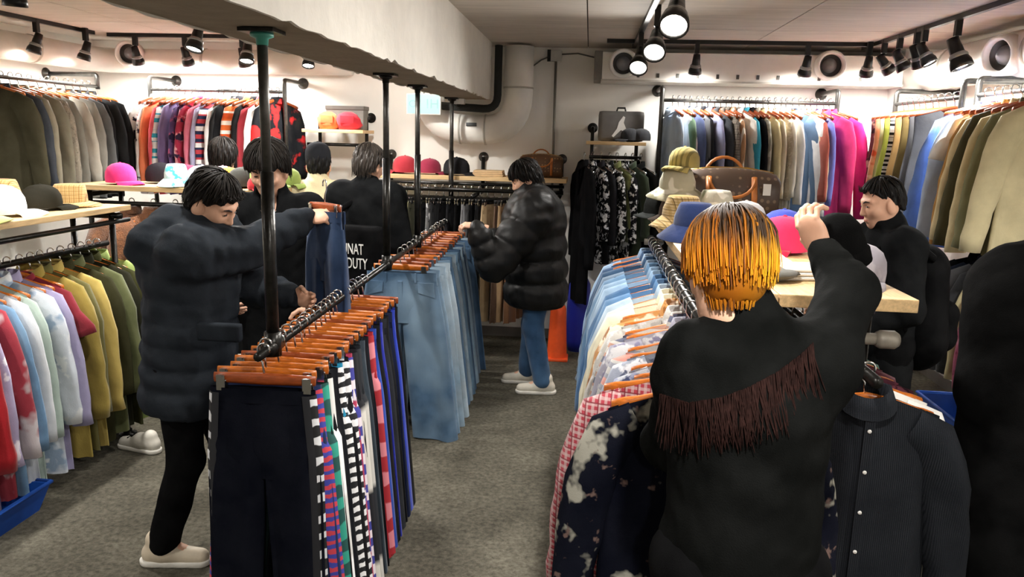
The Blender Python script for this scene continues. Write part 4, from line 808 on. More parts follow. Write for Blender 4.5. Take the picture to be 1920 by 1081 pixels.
# ------------------------------------------------------------------ people: bodies and clothes as smooth blended volumes
class Field:
    def __init__(self, lo, hi, h):
        self.h = h; self.lo = np.array(lo, dtype=np.float32)
        n = np.ceil((np.array(hi)-np.array(lo))/h).astype(int)+1; self.n = n
        self.ax = [self.lo[i]+h*np.arange(n[i], dtype=np.float32) for i in range(3)]
        self.f = np.full(n, .25, dtype=np.float32)
    def sub(self, lo, hi):
        s = []
        for i in range(3):
            a = int(max(0, math.floor((lo[i]-self.lo[i])/self.h))); b = int(min(self.n[i], math.ceil((hi[i]-self.lo[i])/self.h)+1)); s.append(slice(a, max(a, b)))
        s = tuple(s); g = np.meshgrid(*[self.ax[i][s[i]] for i in range(3)], indexing='ij', sparse=True); return s, g
    def put(self, s, d, k, op='add'):
        f = self.f[s]
        if op == 'add':
            h = np.maximum(k-np.abs(f-d), 0)/max(k, 1e-6); self.f[s] = np.minimum(f, d)-h*h*k*.25
        else:
            d = -d; h = np.maximum(k-np.abs(f-d), 0)/max(k, 1e-6); self.f[s] = np.maximum(f, d)+h*h*k*.25
    def cone(self, a, b, ra, rb, k=.03, flat=None, op='add', puff=None):
        a, b = np.array(a, float), np.array(b, float); R = max(ra, rb)+k+.03+3*self.h
        s, (X, Y, Z) = self.sub(np.minimum(a, b)-R, np.maximum(a, b)+R); ab = b-a; l2 = max(ab@ab, 1e-9)
        px, py, pz = X-a[0], Y-a[1], Z-a[2]
        t = np.clip((px*ab[0]+py*ab[1]+pz*ab[2])/l2, 0, 1); vx, vy, vz = px-ab[0]*t, py-ab[1]*t, pz-ab[2]*t
        if flat is not None:
            nx, ny, nz = flat[0]; q = (vx*nx+vy*ny+vz*nz)*(1/flat[1]-1); vx = vx+nx*q; vy = vy+ny*q; vz = vz+nz*q
        r = ra+(rb-ra)*t
        if puff: r = r+puff[1]*(np.abs(np.sin(math.pi*puff[0]*t))**.55-.6)
        self.put(s, np.sqrt(vx*vx+vy*vy+vz*vz)-r, k, op)
    def ell(self, c, r, k=.03, R=None, op='add'):
        c = np.array(c, float); m = max(r)+k+3*self.h+.01; s, (X, Y, Z) = self.sub(c-m, c+m); p = [X-c[0], Y-c[1], Z-c[2]]
        if R is not None: p = [R[i][0]*p[0]+R[i][1]*p[1]+R[i][2]*p[2] for i in range(3)]
        q = [p[i]/r[i] for i in range(3)]; k0 = np.sqrt(q[0]**2+q[1]**2+q[2]**2); k1 = np.sqrt((q[0]/r[0])**2+(q[1]/r[1])**2+(q[2]/r[2])**2)+1e-6
        self.put(s, k0*(k0-1)/k1, k, op)
    def cut(self, fn):
        g = np.meshgrid(*self.ax, indexing='ij', sparse=True); self.f = np.maximum(self.f, fn(*g))
    def warp(self, fn):
        g = np.meshgrid(*self.ax, indexing='ij', sparse=True); self.f = self.f+fn(*g)
    def net(self):
        f = self.f; f[0], f[-1] = .2, .2; f[:, 0], f[:, -1] = .2, .2; f[:, :, 0], f[:, :, -1] = .2, .2
        s = f < 0; nx, ny, nz = f.shape
        c = np.zeros((nx-1, ny-1, nz-1), dtype=np.int8); off = [(i, j, k) for i in (0, 1) for j in (0, 1) for k in (0, 1)]
        for i, j, k in off: c += s[i:nx-1+i, j:ny-1+j, k:nz-1+k]
        I = np.argwhere((c > 0) & (c < 8)); idx = np.full(c.shape, -1, dtype=np.int64); idx[I[:, 0], I[:, 1], I[:, 2]] = np.arange(len(I))
        acc = np.zeros((len(I), 3)); cnt = np.zeros(len(I))
        val = {o: f[I[:, 0]+o[0], I[:, 1]+o[1], I[:, 2]+o[2]] for o in off}
        for o in off:
            for a in range(3):
                if o[a] == 0:
                    o2 = list(o); o2[a] = 1; o2 = tuple(o2); x, y = val[o], val[o2]; m = (x < 0) != (y < 0)
                    t = np.where(m, x/np.where(m, x-y, 1), 0); p = np.tile(np.array(o, float), (len(I), 1)); p[:, a] += t; acc[m] += p[m]; cnt[m] += 1
        V = (I+acc/cnt[:, None])*self.h+self.lo; Q = []
        for a in range(3):
            b, d = (a+1) % 3, (a+2) % 3
            A = [slice(None)]*3; B = [slice(None)]*3; A[a] = slice(0, -1); B[a] = slice(1, None)
            s0, s1 = s[tuple(A)], s[tuple(B)]; E = np.argwhere(s0 != s1); E = E[(E[:, b] > 0) & (E[:, d] > 0)]
            flip = s0[E[:, 0], E[:, 1], E[:, 2]]
            def cell(db, dd):
                e = E.copy(); e[:, b] -= db; e[:, d] -= dd; return idx[e[:, 0], e[:, 1], e[:, 2]]
            q = np.stack([cell(1, 1), cell(0, 1), cell(0, 0), cell(1, 0)], 1); q[~flip] = q[~flip][:, ::-1]; Q.append(q)
        return V, np.concatenate(Q)
def wrinkle(seed, amp, freq, squash=(1, 1, 1.0)):
    rng = np.random.RandomState(seed); D = rng.normal(size=(7, 3))*freq*np.array(squash); ph = rng.uniform(0, 6.28, 7)
    def fn(X, Y, Z):
        o = 0
        for d, p in zip(D, ph): o = o+np.sin(d[0]*X+d[1]*Y+d[2]*Z+p)
        return amp*o/3.0
    return fn
def quads(name, V, Q, m, origin=(0, 0, 0)):
    me = bpy.data.meshes.new(name); V = np.asarray(V)-np.array(origin)
    me.vertices.add(len(V)); me.vertices.foreach_set('co', V.astype(np.float32).ravel())
    Q = np.asarray(Q); n = len(Q); me.loops.add(n*4); me.loops.foreach_set('vertex_index', Q.astype(np.int32).ravel())
    me.polygons.add(n); me.polygons.foreach_set('loop_start', np.arange(0, n*4, 4, dtype=np.int32)); me.polygons.foreach_set('loop_total', np.full(n, 4, dtype=np.int32))
    me.update(calc_edges=True); me.validate(); smooth(me); me.materials.append(m); return me
SKIN = mat('skin', '#d8a88c', .5, 0, .06, 25, spec=.35)
def rot3(yaw, pitch=0, roll=0):
    return np.array((Matrix.Rotation(yaw, 3, 'Z') @ Matrix.Rotation(pitch, 3, 'X') @ Matrix.Rotation(roll, 3, 'Y')))
_HEAD = {}
def head_net():
    if 'h' not in _HEAD:
        F = Field((-.12, -.14, -.26), (.12, .15, .16), .0045)
        F.ell((0, -.012, .035), (.075, .095, .088), .0); F.ell((0, .022, -.04), (.058, .068, .075), .05); F.ell((0, .055, -.095), (.026, .024, .02), .04)
        for s in (-1, 1):
            F.ell((s*.041, .060, -.02), (.022, .022, .022), .03); F.cone((s*.010, .084, .032), (s*.045, .070, .034), .010, .008, .018)
            F.ell((s*.079, -.008, -.008), (.010, .020, .032), .008); F.cone((s*.058, -.02, -.035), (s*.048, .02, -.085), .016, .014, .04)
        F.cone((0, .086, .022), (0, .104, -.026), .007, .0115, .015); F.ell((.011, .096, -.030), (.008, .009, .007), .006); F.ell((-.011, .096, -.030), (.008, .009, .007), .006)
        for s in (-1, 1): F.ell((s*.031, .094, .012), (.017, .012, .010), .012, op='sub'); F.ell((s*.031, .076, .012), (.014, .011, .010), .003)
        F.ell((0, .088, -.058), (.022, .009, .006), .006); F.ell((0, .087, -.069), (.018, .009, .007), .006); F.ell((0, .099, -.0635), (.022, .004, .0016), .002, op='sub')
        F.cone((0, -.012, -.04), (0, -.012, -.105), .050, .050, .04)
        _HEAD['h'] = F.net()
    return _HEAD['h']
def hand_net(curl=.6, side=1, spread=.0, thumb=.5):
    key = (curl, side, spread, thumb)
    if key not in _HEAD:
        F = Field((-.11, -.09, -.11), (.11, .22, .08), .003)
        F.ell((0, .05, 0), (.041, .05, .017), .0); F.cone((0, -.07, 0), (0, .015, 0), .026, .024, .02, flat=((0, 0, 1), .75)); F.ell((side*.022, .035, -.008), (.02, .032, .016), .012)
        for i, (x, l, r) in enumerate(((-.030, .062, .0080), (-.010, .078, .0088), (.011, .082, .0090), (.031, .074, .0088))):
            x *= side; p = np.array((x, .088-.006*abs(i-2), 0.0)); a = .15; dx = (i-1.5)*spread*side
            for j, fr in enumerate((.45, .32, .23)):
                a += curl*(1.0 if j else .75)*(1+.08*(3-i)); q = p+np.array((dx*fr*l, math.cos(a)*l*fr, -math.sin(a)*l*fr)); F.cone(p, q, r*(1-.06*j), r*(.94-.06*j), .004); p = q
        p0 = np.array((side*.030, .022, -.006)); p1 = p0+np.array((side*.030*(1-thumb*.5), .026, -.010-.012*thumb)); p2 = p1+np.array((side*.012*(1-2*thumb), .026, -.012-.016*thumb)); p3 = p2+np.array((-side*.018*thumb, .022, -.006-.006*thumb))
        F.cone(p0, p1, .014, .0115, .012); F.cone(p1, p2, .0105, .0098, .004); F.cone(p2, p3, .0095, .0082, .004)
        _HEAD[key] = F.net()
    return _HEAD[key]
HB = {'black': '#15120f', 'brown': '#2a211a'}
def hair_part(parent, hc, Rh, origin, style, m, seed=0, puff=0.0):
    """style: list of (y, lowest z) hairline from back to front in head space"""
    F = Field((-.16, -.18, -.17), (.16, .18, .21), .0055)
    F.ell((0, -.014, .042), (.086+puff, .106+puff, .094+puff*.9), .0); F.ell((0, -.045, -.01), (.077+puff*.6, .074+puff*.6, .085), .03)
    rng = np.random.RandomState(seed); ys, zs = zip(*style)
    def wav(X, Y, Z):
        th = np.arctan2(X, -(Y+.02)); return .0042*np.sin(th*17+Z*25+seed)+.0032*np.sin(th*31-Z*60+seed*2)+.003*np.sin(X*90+Y*70+seed)*np.sin(Z*80)
    F.warp(wav)
    F.cut(lambda X, Y, Z: (np.interp(Y, ys, zs)+.008*np.sin(X*130+seed)+.006*np.sin(Y*120+seed*3)-Z)*.8)
    V, Q = F.net(); V = V @ Rh.T + hc
    o = obj('hair', quads('hair', V, Q, m, origin), parent=parent); return o
def strands(parent, hc, Rh, origin, n, rad, ccol, seed, style, puff=0, name='hair_strands', pinch=.13, jit=0.0):
    rng = np.random.RandomState(seed); P, F, C, nv = [], [], [], 0; ys, zs = zip(*style)
    for k in range(n):
        az = rng.uniform(0, 2*math.pi); el0 = rng.uniform(.05, .75)
        rx, ry, rz = .090+puff, .110+puff, .099+puff*.9; lift = rng.uniform(-.003, .005); c0 = np.array((0, -.014, .042)); kk = 8
        yend = c0[1]+ry*math.cos(az); zend = np.interp(yend, ys, zs)+rng.uniform(-.012, .03)+jit; tw = rng.uniform(-.25, .25); rings = []
        for i in range(kk):
            s = i/(kk-1); a = az+tw*s
            el = el0+s*(math.pi/2-el0); x, y, z = rx*math.sin(el)*math.sin(a), ry*math.sin(el)*math.cos(a), rz*math.cos(el)
            p = c0+np.array((x, y, z))*(1+lift/.09)
            if s > .62: q = (s-.62)/.38; p[2] += (zend-c0[2])*q; p[:2] -= c0[:2]; p[:2] *= (1-pinch*q**1.5*max(0, min(1, -zend/.08))); p[:2] += c0[:2]
            rings.append(p)
        rings = np.array(rings); r = rad*rng.uniform(.7, 1.3); tint = rng.uniform(0, 1)
        for i in range(kk):
            d = rings[min(i+1, kk-1)]-rings[max(i-1, 0)]; d /= np.linalg.norm(d)+1e-9; out = rings[i]-c0; out /= np.linalg.norm(out); sd = np.cross(d, out); rr = r*(1-.5*(i/(kk-1))**2)
            for q in (sd*rr, out*rr*.8, -sd*rr): P.append(rings[i]+q); C.append(ccol(rings[i], i/(kk-1), tint))
        for i in range(kk-1):
            for j in range(3): F.append((nv+i*3+j, nv+i*3+(j+1) % 3, nv+(i+1)*3+(j+1) % 3, nv+(i+1)*3+j))
        nv += kk*3
    V = np.array(P) @ Rh.T + hc - np.array(origin); me = mesh(name, V, F, attr_mat('dyed_hair', .55, .15)); set_col(me, C)
    return obj(name, me, parent=parent, kind='stuff')

def person(label, base, yaw, H=1.74, lean=0.0, head=(0, -.2, 0), hoff=(0, 0, 0), J=None, torso=None, legs=None, hairs=None, hands=None, shoes=None, group=None, faces=True, skinm=None, armk=1.0, width=1.0):
    """stands at base, faces local +y turned by yaw. J overrides joints (local metres for H=1.75)."""
    yaw = math.radians(yaw); B = np.array((base[0], base[1], 0.0)); Rz = rot3(yaw); sc = H/1.75
    j = dict(hipc=(0, 0, .93), chest=(0, lean*.36, 1.29), neck=(0, lean*.52, 1.46), shL=(-.175*width, lean*.48, 1.415), shR=(.175*width, lean*.48, 1.415), elL=(-.25*width, lean*.3-.03, 1.14), elR=(.25*width, lean*.3-.03, 1.14), haL=(-.24*width, lean*.2+.1, .90), haR=(.24*width, lean*.2+.1, .90),
             hiL=(-.09, 0, .90), hiR=(.09, 0, .90), knL=(-.10, .02, .49), knR=(.10, .02, .49), anL=(-.105, -.03, .085), anR=(.105, -.03, .085))
    j.update(J or {}); W = {}
    for k, v in j.items():
        W[k] = np.array(v[1]) if v[0] == 'w' else B+Rz @ (np.array(v)*sc)
    fw = Rz @ np.array((0, 1, 0)); rt = Rz @ np.array((1, 0, 0))
    hc = W['neck']+Rz @ (np.array((0, .055+lean*.12, .155))*sc+np.array(hoff)); Rh = Rz @ rot3(*[math.radians(a) for a in (head[0], head[1], head[2])])
    # body
    F = Field(np.min(list(W.values()), 0)-.2, np.max(list(W.values()), 0)+.2, .018)
    F.cone(W['hipc'], W['chest'], .125, .13, .05, flat=(fw, .72)); F.cone(W['chest'], W['neck'], .12, .05, .05, flat=(fw, .75)); F.cone(W['shL'], W['shR'], .055, .055, .05)
    for s in 'LR':
        F.cone(W['sh'+s], W['el'+s], .052, .042, .03); F.cone(W['el'+s], W['ha'+s], .042, .028, .02); F.cone(W['hi'+s], W['kn'+s], .085, .058, .04); F.cone(W['kn'+s], W['an'+s], .055, .038, .03); F.cone(W['an'+s], W['an'+s]+fw*.13-np.array((0, 0, .045)), .036, .03, .03)
    F.cone(W['neck']-np.array((0, 0, .03)), hc-Rh @ np.array((0, .015, .06)), .056, .05, .03)
    Vb, Qb = F.net(); Vs, Qs = [Vb], [Qb]; nv = len(Vb)
    hv, hq = head_net(); Vs.append(hv*sc @ Rh.T+hc); Qs.append(hq+nv); nv += len(hv)
    for s in 'LR':
        hd = (hands or {}).get(s, {}); d = W['ha'+s]-W['el'+s]; d = d/np.linalg.norm(d)
        d = np.array(hd.get('dir', d)); d = d/np.linalg.norm(d); pn = np.array(hd.get('palm', rt*(1 if s == 'L' else -1))); pn = pn-d*(pn@d); pn /= np.linalg.norm(pn)
        z = -pn; x = np.cross(d, z); M = np.stack([x, d, z], 1); v, q = hand_net(hd.get('curl', .45), hd.get('thumb_side', (1 if s == 'L' else -1)), hd.get('spread', 0.), hd.get('thumb', .5))
        Vs.append(v*sc @ M.T+W['ha'+s]); Qs.append(q+nv); nv += len(v)
    o = obj('person', quads('person', np.concatenate(Vs), np.concatenate(Qs), skinm or SKIN, B), tuple(B), label=label, cat='person', group=group)
    if faces:
        ew, br = mat('eye_dark', '#1d1613', .25), mat('brow_hair', '#1b1512', .8); lp = mat('lips', '#b4685c', .45)
        for s in (-1, 1):
            def put(name, vf, m): v, f = vf; obj(name, mesh(name, np.asarray(v)*sc @ Rh.T+hc-B, f, m), parent=o)
            put('eye', xf(lathe([(.001, .0045), (.006, .004), (.011, 0), (.006, -.004), (.001, -.0045)], 12, sx=1.0, sy=.36), Matrix.Translation((s*.031, .0865, .009)) @ Matrix.Rotation(-math.pi/2, 4, 'X')), ew)
            put('eyebrow', tube([(s*.014, .0945, .030), (s*.030, .0905, .036), (s*.048, .079, .031)], [.0035, .0042, .002], 6), br)
        put('mouth', tube([(-.02, .090, -.0635), (0, .0955, -.064), (.02, .090, -.0635)], [.002, .0045, .002], 6), lp)
    # clothes
    tp = torso or {}; bulk = tp.get('bulk', .0); hem = tp.get('hem', .72)*sc; k = tp.get('k', .05)
    F = Field(np.min([W[q] for q in ('hipc', 'chest', 'neck', 'shL', 'shR', 'elL', 'elR', 'haL', 'haR')], 0)-np.array((.28, .28, .45)), np.max([W[q] for q in ('hipc', 'neck', 'shL', 'shR', 'elL', 'elR', 'haL', 'haR')], 0)+.24, tp.get('h', .012))
    low = W['hipc'].copy(); low[2] = min(hem+.02, low[2]-.02); pf = tp.get('puff'); dp = tp.get('depth', .74)
    F.cone(low, W['chest'], tp.get('rlow', .165)+bulk, .165+bulk, k, flat=(fw, dp), puff=pf and (pf[0], pf[1]))
    F.cone(W['chest'], (W['shL']+W['shR'])/2, .155+bulk, .10+bulk*.6, k, flat=(fw, dp)); F.cone(W['shL'], W['shR'], .075+bulk*.6, .075+bulk*.6, k)
    ar = tp.get('arm', 1.0)
    for s in 'LR':
        cuff = W['ha'+s]+(W['el'+s]-W['ha'+s])*tp.get('cuff', .06)
        F.cone(W['sh'+s], W['el'+s], (.078+bulk*.6)*ar, (.062+bulk*.5)*ar, k*.8, puff=pf and (pf[2], pf[1]*.8)); F.cone(W['el'+s], cuff, (.062+bulk*.5)*ar, (.043+bulk*.25)*ar, k*.5, puff=pf and (pf[2], pf[1]*.7))
    for c in tp.get('extra', []): F.cone(*[W[q] if isinstance(q, str) else B+Rz @ (np.array(q)*sc) for q in c[:2]], c[2], c[3], c[4] if len(c) > 4 else .03)
    if tp.get('collar', True):
        cr = tp.get('collar_r', .078); F.cone(W['neck']-np.array((0, 0, .03)), W['neck']+(hc-W['neck'])*tp.get('collar_h', .32), cr+.01, cr, .03)
    if tp.get('hood'): a, b = tp['hood']; F.cone(W['neck']+Rz @ np.array((-.06, -.16, -.06)), W['neck']+Rz @ np.array((.06, -.16, -.06)), a, a, .05); F.cone(W['neck']+Rz @ np.array((0, -.10, .02)), W['neck']+Rz @ np.array((0, -.16, -.17)), a*.9, b, .06)
    if tp.get('wr', 1): F.warp(wrinkle(tp.get('seed', 5), .0035*tp.get('wr', 1), 26, (1, 1, 1.3))); F.warp(wrinkle(tp.get('seed', 5)+9, .0016*tp.get('wr', 1), 70))
    zc = B[2]+hem; F.cut(lambda X, Y, Z: zc+tp.get('hemtilt', 0)*((X-B[0])*fw[0]+(Y-B[1])*fw[1])-Z)
    if tp.get('vneck'): F.ell(W['neck']+fw*.09+np.array((0, 0, .02)), (.05, .05, .10), .01, op='sub')
    V, Q = F.net(); jk = obj(tp.get('name', 'jacket'), quads('jacket', V, Q, tp['mat'], B), parent=o)
    if tp.get('label'): jk['label'] = tp['label']
    lg = legs or {}; wd = lg.get('w', 1.0); lo = np.min([W[q] for q in ('knL', 'knR', 'anL', 'anR', 'hipc')], 0)-.2; hi = np.max([W[q] for q in ('knL', 'knR', 'anL', 'anR', 'hipc')], 0)+.24
    F = Field(lo, hi, .013); F.cone(W['hiL'], W['hiR'], .115, .115, .04); F.cone(W['hipc']-np.array((0, 0, .06)), W['hipc']+np.array((0, 0, .1)), .14, .125, .04, flat=(fw, .8))
    for s in 'LR': F.cone(W['hi'+s], W['kn'+s], .100*wd, .078*wd, .035); F.cone(W['kn'+s], W['an'+s]+np.array((0, 0, .015)), .078*wd, .068*wd, .02)
    F.warp(wrinkle(31, .004, 30)); zt = W['hipc'][2]+.12; zb = .055; F.cut(lambda X, Y, Z: np.maximum(Z-zt, zb-Z))
    V, Q = F.net(); obj(lg.get('name', 'trousers'), quads('trousers', V, Q, lg['mat'], B), parent=o)
    sh = shoes or {}; sm, so = sh.get('mat', mat('black_shoe', '#161616', .5)), sh.get('sole', mat('white_sole', '#d9d5cb', .6))
    for s in 'LR':
        a = W['an'+s]; A = np.array((a[0], a[1], 0.0)); sd = np.array((-fw[1], fw[0], 0)); F = Field(A-.2, A+np.array((.2, .2, .2)), .007); A0 = A
        lift = a[2]-.085*sc; L_ = lambda y, z, x=0: A0+fw*y+sd*x+np.array((0, 0, z+max(lift, 0)))
        F.cone(L_(-.055, .05), L_(.02, .07), .042, .045, .02); F.cone(L_(.0, .05), L_(.155, .036), .045, .036, .03); F.cone(L_(-.03, .08), L_(-.03, .115), .045, .045, .02); zc2 = .022+max(lift, 0); F.cut(lambda X, Y, Z: zc2-Z)
        V, Q = F.net(); u = obj('shoe', quads('shoe', V, Q, sm, B), parent=o)
        F = Field(A-.22, A+np.array((.22, .22, .12)), .007); F.cone(L_(-.06, .018), L_(.155, .018), .046, .043, .02); z1 = .028+max(lift, 0); z0 = max(lift, 0); F.cut(lambda X, Y, Z: np.maximum(Z-z1, z0-Z)); V, Q = F.net(); obj('sole', quads('sole', V, Q, so, B), parent=u)
    hs = hairs or {}
    if hs.get('style'): hair_part(o, hc, Rh*sc, B, hs['style'], hs.get('mat') or mat('black_hair', '#0c0a09', .6, 0, .3, 60, spec=.25), hs.get('seed', 1), hs.get('puff', 0))
    if hs.get('strand_style'):
        strands(o, hc, Rh*sc, B, hs.get('n', 260), hs.get('rad', .0032), hs.get('col', lambda p, s, t: (.008+.010*t, .006+.008*t, .005+.006*t)), hs.get('seed', 1), hs['strand_style'], hs.get('puff', 0))
    return o, W, hc, Rh, B
def blob(name, cones, M, m, k=.06):
    F = Field((-.4, -.6, -.9), (.4, .3, .2), .012)
    for a, b, ra, rb in cones: F.cone(a, b, ra, rb, k, flat=((0, 1, 0), .72))
    F.warp(wrinkle(3, .003, 30)); V, Q = F.net(); M = np.array(M)
    return quads(name, V @ M[:3, :3].T+M[:3, 3], Q, m)
SHORT = [(-.2, -.095), (-.09, -.085), (-.04, -.05), (-.01, .01), (.02, .005), (.045, .03), (.075, .052), (.2, .055)]
FRINGE = [(-.2, -.09), (-.09, -.08), (-.04, -.05), (-.01, -.015), (.02, .0), (.05, .034), (.08, .044), (.2, .044)]
BK1 = cloth('#0b0b0c'); BK2 = cloth('#101112'); BKG = cloth('#1b1d20', gloss=True)
# 1 man in a dark padded parka, holding up a pair of jeans
H1 = at(604, 400, Y=3.22)
pk = cloth('#23272c', rough=.62)
o1, W1, hc1, R1, B1 = person('person in a charcoal padded parka holding up dark jeans beside the centre rack', (-1.66, 2.98), -84, 1.72, lean=.15, head=(-12, -34, 8), hoff=(.0, .0, -.035),
    J=dict(elR=('w', at(455, 468, Y=3.02)), haR=('w', at(578, 408, Y=3.2)), elL=(-.28, .22, 1.17), haL=(-.20, .42, 1.15), anL=(-.12, .16, .085), knL=(-.11, .12, .49), anR=(.10, -.10, .085), shR=(.165, .10, 1.39), shL=(-.165, .10, 1.42)),
    torso=dict(mat=pk, bulk=.048, hem=.70, hood=(.10, .085), arm=1.08, wr=1.5, puff=(6, .014, 4), collar_h=.25, collar_r=.082, name='parka', rlow=.17, depth=.84, hemtilt=-.12), legs=dict(mat=BK1, w=.95), hairs=dict(style=[(y, z+(.014 if y > -.02 else 0)) for y, z in SHORT], strand_style=[(y, z+.03) for y, z in SHORT], puff=.004, seed=3, n=200),
    shoes=dict(mat=mat('beige_shoe', '#cdbfa8', .6)), hands=dict(R=dict(dir=(1, .1, .15), palm=(.1, .6, -.6), curl=.95, thumb=.8)))
obj('pocket_flap', mesh('pocket_flap', *box(at(412, 622, Y=2.74)-Vector((.085, .02, .035))-Vector(B1), at(412, 622, Y=2.74)+Vector((.085, .02, .035))-Vector(B1), .012), pk), parent=o1)
hp = at(622, 388, Y=3.24)
hanger('clip', hp+Vector((-.03, .0, .095)), -.55, 'wooden clip hanger held up in the hand of the parka wearer', 'held hanger', DWOOD, .6)
pants(hp+Vector((-.03, 0, -.02)), -.55, cloth('#24344f', 'denim', '#3a4d6b'), 'dark blue jeans held up by the parka wearer', None, 881, w=.10, L=.62, leg=.07, hem=.07, name='jeans', denim=True, dep=.04)
# 2 man with necklace facing the camera
o2, W2, hc2, R2, B2 = person('person in a black jacket with a silver chain, looking down behind the parka wearer', (-1.60, 3.82), 188, 1.79, lean=.06, head=(-4, -24, 0), torso=dict(mat=BK2, bulk=.02, hem=.7, vneck=True, collar_r=.085, seed=8), legs=dict(mat=BK1),
    J=dict(haR=(.16, .28, 1.02), elR=(.26, .08, 1.1), haL=(-.2, .2, .95)), hairs=dict(style=FRINGE, strand_style=FRINGE, puff=.016, seed=5, n=260), hands={})
cp = [(.075*math.sin(a), .075*math.cos(a)*1.0+.02, -.02-.06*max(0, math.cos(a))) for a in np.linspace(-2.2, 2.2, 24)]
M2 = np.array(rot3(math.radians(188)))
obj('necklace', mesh('necklace', *tube([tuple(M2 @ np.array(p)+W2['neck']-B2+np.array((0, 0, .03))) for p in cp], .0045, 6), CHROME), parent=o2)
# 3 person in cap seen from behind
o3, W3, hc3, R3, B3 = person('person in a dark cap and cream jacket with black backpack, back turned', (-1.97, 5.5), 8, 1.74, head=(6, -6, 0), torso=dict(mat=cloth('#cdbf9a'), bulk=.02, seed=4), legs=dict(mat=BK1), faces=False, hairs=dict(style=[(-.2, -.09), (-.05, -.07), (0, .0), (.2, .01)], seed=2))
c3 = cap((0, 0, 0), 0, cloth('#25262a'), 'dark cap', None); del c3['label'], c3['category']; c3.name = 'cap'; c3.parent = o3; c3.location = Vector(hc3-B3)+Vector((0, -.01, .035)); c3.rotation_euler = (.1, 0, math.radians(14)); c3.scale = (1.08, 1.05, 1.1)
for s in (-1, 1):
    obj('backpack_strap', mesh('backpack_strap', *tube([tuple(W3['neck']-B3+rot3(math.radians(8)) @ np.array(p)) for p in ((s*.09, .10, -.10), (s*.10, .02, .0), (s*.11, -.08, -.06), (s*.06, -.17, -.22), (s*.03, -.18, -.36))], .028, 8, flat=((0, 1, 0), .5)), BK1), parent=o3)
obj('backpack', blob('backpack', [((0, -.22, -.28), (0, -.22, -.55), .14, .15)], Matrix.Translation(Vector(W3['neck']-B3)) @ Matrix.Rotation(math.radians(8), 4, 'Z'), BK1), parent=o3)
# 4 person in black with lettered bag
o4, W4, hc4, R4, B4 = person('person in a black jacket with white lettering on the black bag at the back', (-1.45, 4.95), -12, 1.77, head=(-10, -14, 0), torso=dict(mat=BK2, bulk=.035, seed=6, arm=1.1), legs=dict(mat=BK1), faces=False, hairs=dict(style=SHORT, strand_style=SHORT, puff=.005, seed=7, n=220, mat=mat('dark_brown_hair', '#2b241e', .5, 0, .3, 60), col=lambda p, s, t: (.02+.02*t, .015+.016*t, .012+.012*t)))
MB = Matrix.Translation(Vector(W4['neck']-B4)) @ Matrix.Rotation(math.radians(-12), 4, 'Z')
bg = obj('shoulder_bag', mesh('shoulder_bag', *xf(box((-.15, -.31, -.66), (.23, -.19, -.20), .03), MB), BK1), parent=o4)
for k, (s, z) in enumerate((('EUNAT', -.345), ("MY'DUTY", -.435))):
    l = obj('lettering', text_mesh(s, .088, WHITEP, .002, 1.0), parent=bg); l.matrix_local = MB @ Matrix.Translation((.06, -.3125, z)) @ Matrix.Rotation(math.pi/2, 4, 'X') @ Matrix.Diagonal((.62, 1.1, 1, 1))
obj('bag_strap', mesh('bag_strap', *xf(tube([(-.2, -.24, -.24), (-.10, -.17, -.12), (.08, -.02, .02), (.14, .12, -.1)], .02, 8, flat=((0, 1, 0), .4)), MB), BK1), parent=o4)
# 5 bushy dark hair behind the rear hat shelf
person('person with bushy dark hair behind the rear left hat shelf', (-2.93, 5.98), 10, 1.76, torso=dict(mat=BK1, bulk=.02), legs=dict(mat=BK1), faces=False, hairs=dict(style=FRINGE, strand_style=FRINGE, puff=.022, seed=9, n=220))
# 6 man at right in black with backpack, profile to the left
o6, W6, hc6, R6, B6 = person('person in a black jacket and black backpack standing right of the hat table', (1.54, 3.98), 93, 1.70, lean=.06, head=(4, -16, 0), torso=dict(mat=cloth('#111213'), bulk=.028, hem=.66, seed=12, collar_r=.088, collar_h=.28), legs=dict(mat=BK1),
    J=dict(haL=(-.22, .22, 1.0), haR=(.22, .25, 1.02), elR=(.25, .02, 1.12), elL=(-.26, .02, 1.12), anR=(.10, -.16, .085)), hairs=dict(style=[(-.2, -.06), (-.09, -.045), (-.04, -.02), (-.01, .025), (.02, .03), (.045, .062), (.075, .085), (.2, .09)], seed=11, puff=-.004, strand_style=[(-.2, -.03), (-.04, .02), (.02, .05), (.075, .09), (.2, .095)], n=120))
MB = Matrix.Translation(Vector(W6['neck']-B6)) @ Matrix.Rotation(math.radians(93), 4, 'Z')
bp = obj('backpack', blob('backpack', [((0, -.19, -.19), (0, -.20, -.52), .15, .17), ((-.09, -.2, -.5), (.09, -.2, -.5), .12, .12)], MB, cloth('#0b0b0c')), parent=o6)
obj('front_pocket', blob('front_pocket', [((-.06, -.30, -.38), (.06, -.30, -.38), .07, .07), ((-.06, -.30, -.5), (.06, -.30, -.5), .075, .075)], MB, cloth('#0d0d0e')), parent=bp)
for s in (-1, 1): obj('backpack_strap', mesh('backpack_strap', *xf(tube([(s*.12, -.17, -.10), (s*.12, -.03, .005), (s*.13, .10, -.06), (s*.15, .13, -.25), (s*.17, -.05, -.45)], .024, 8, flat=((0, 1, 0), .5)), MB), BK1), parent=o6)
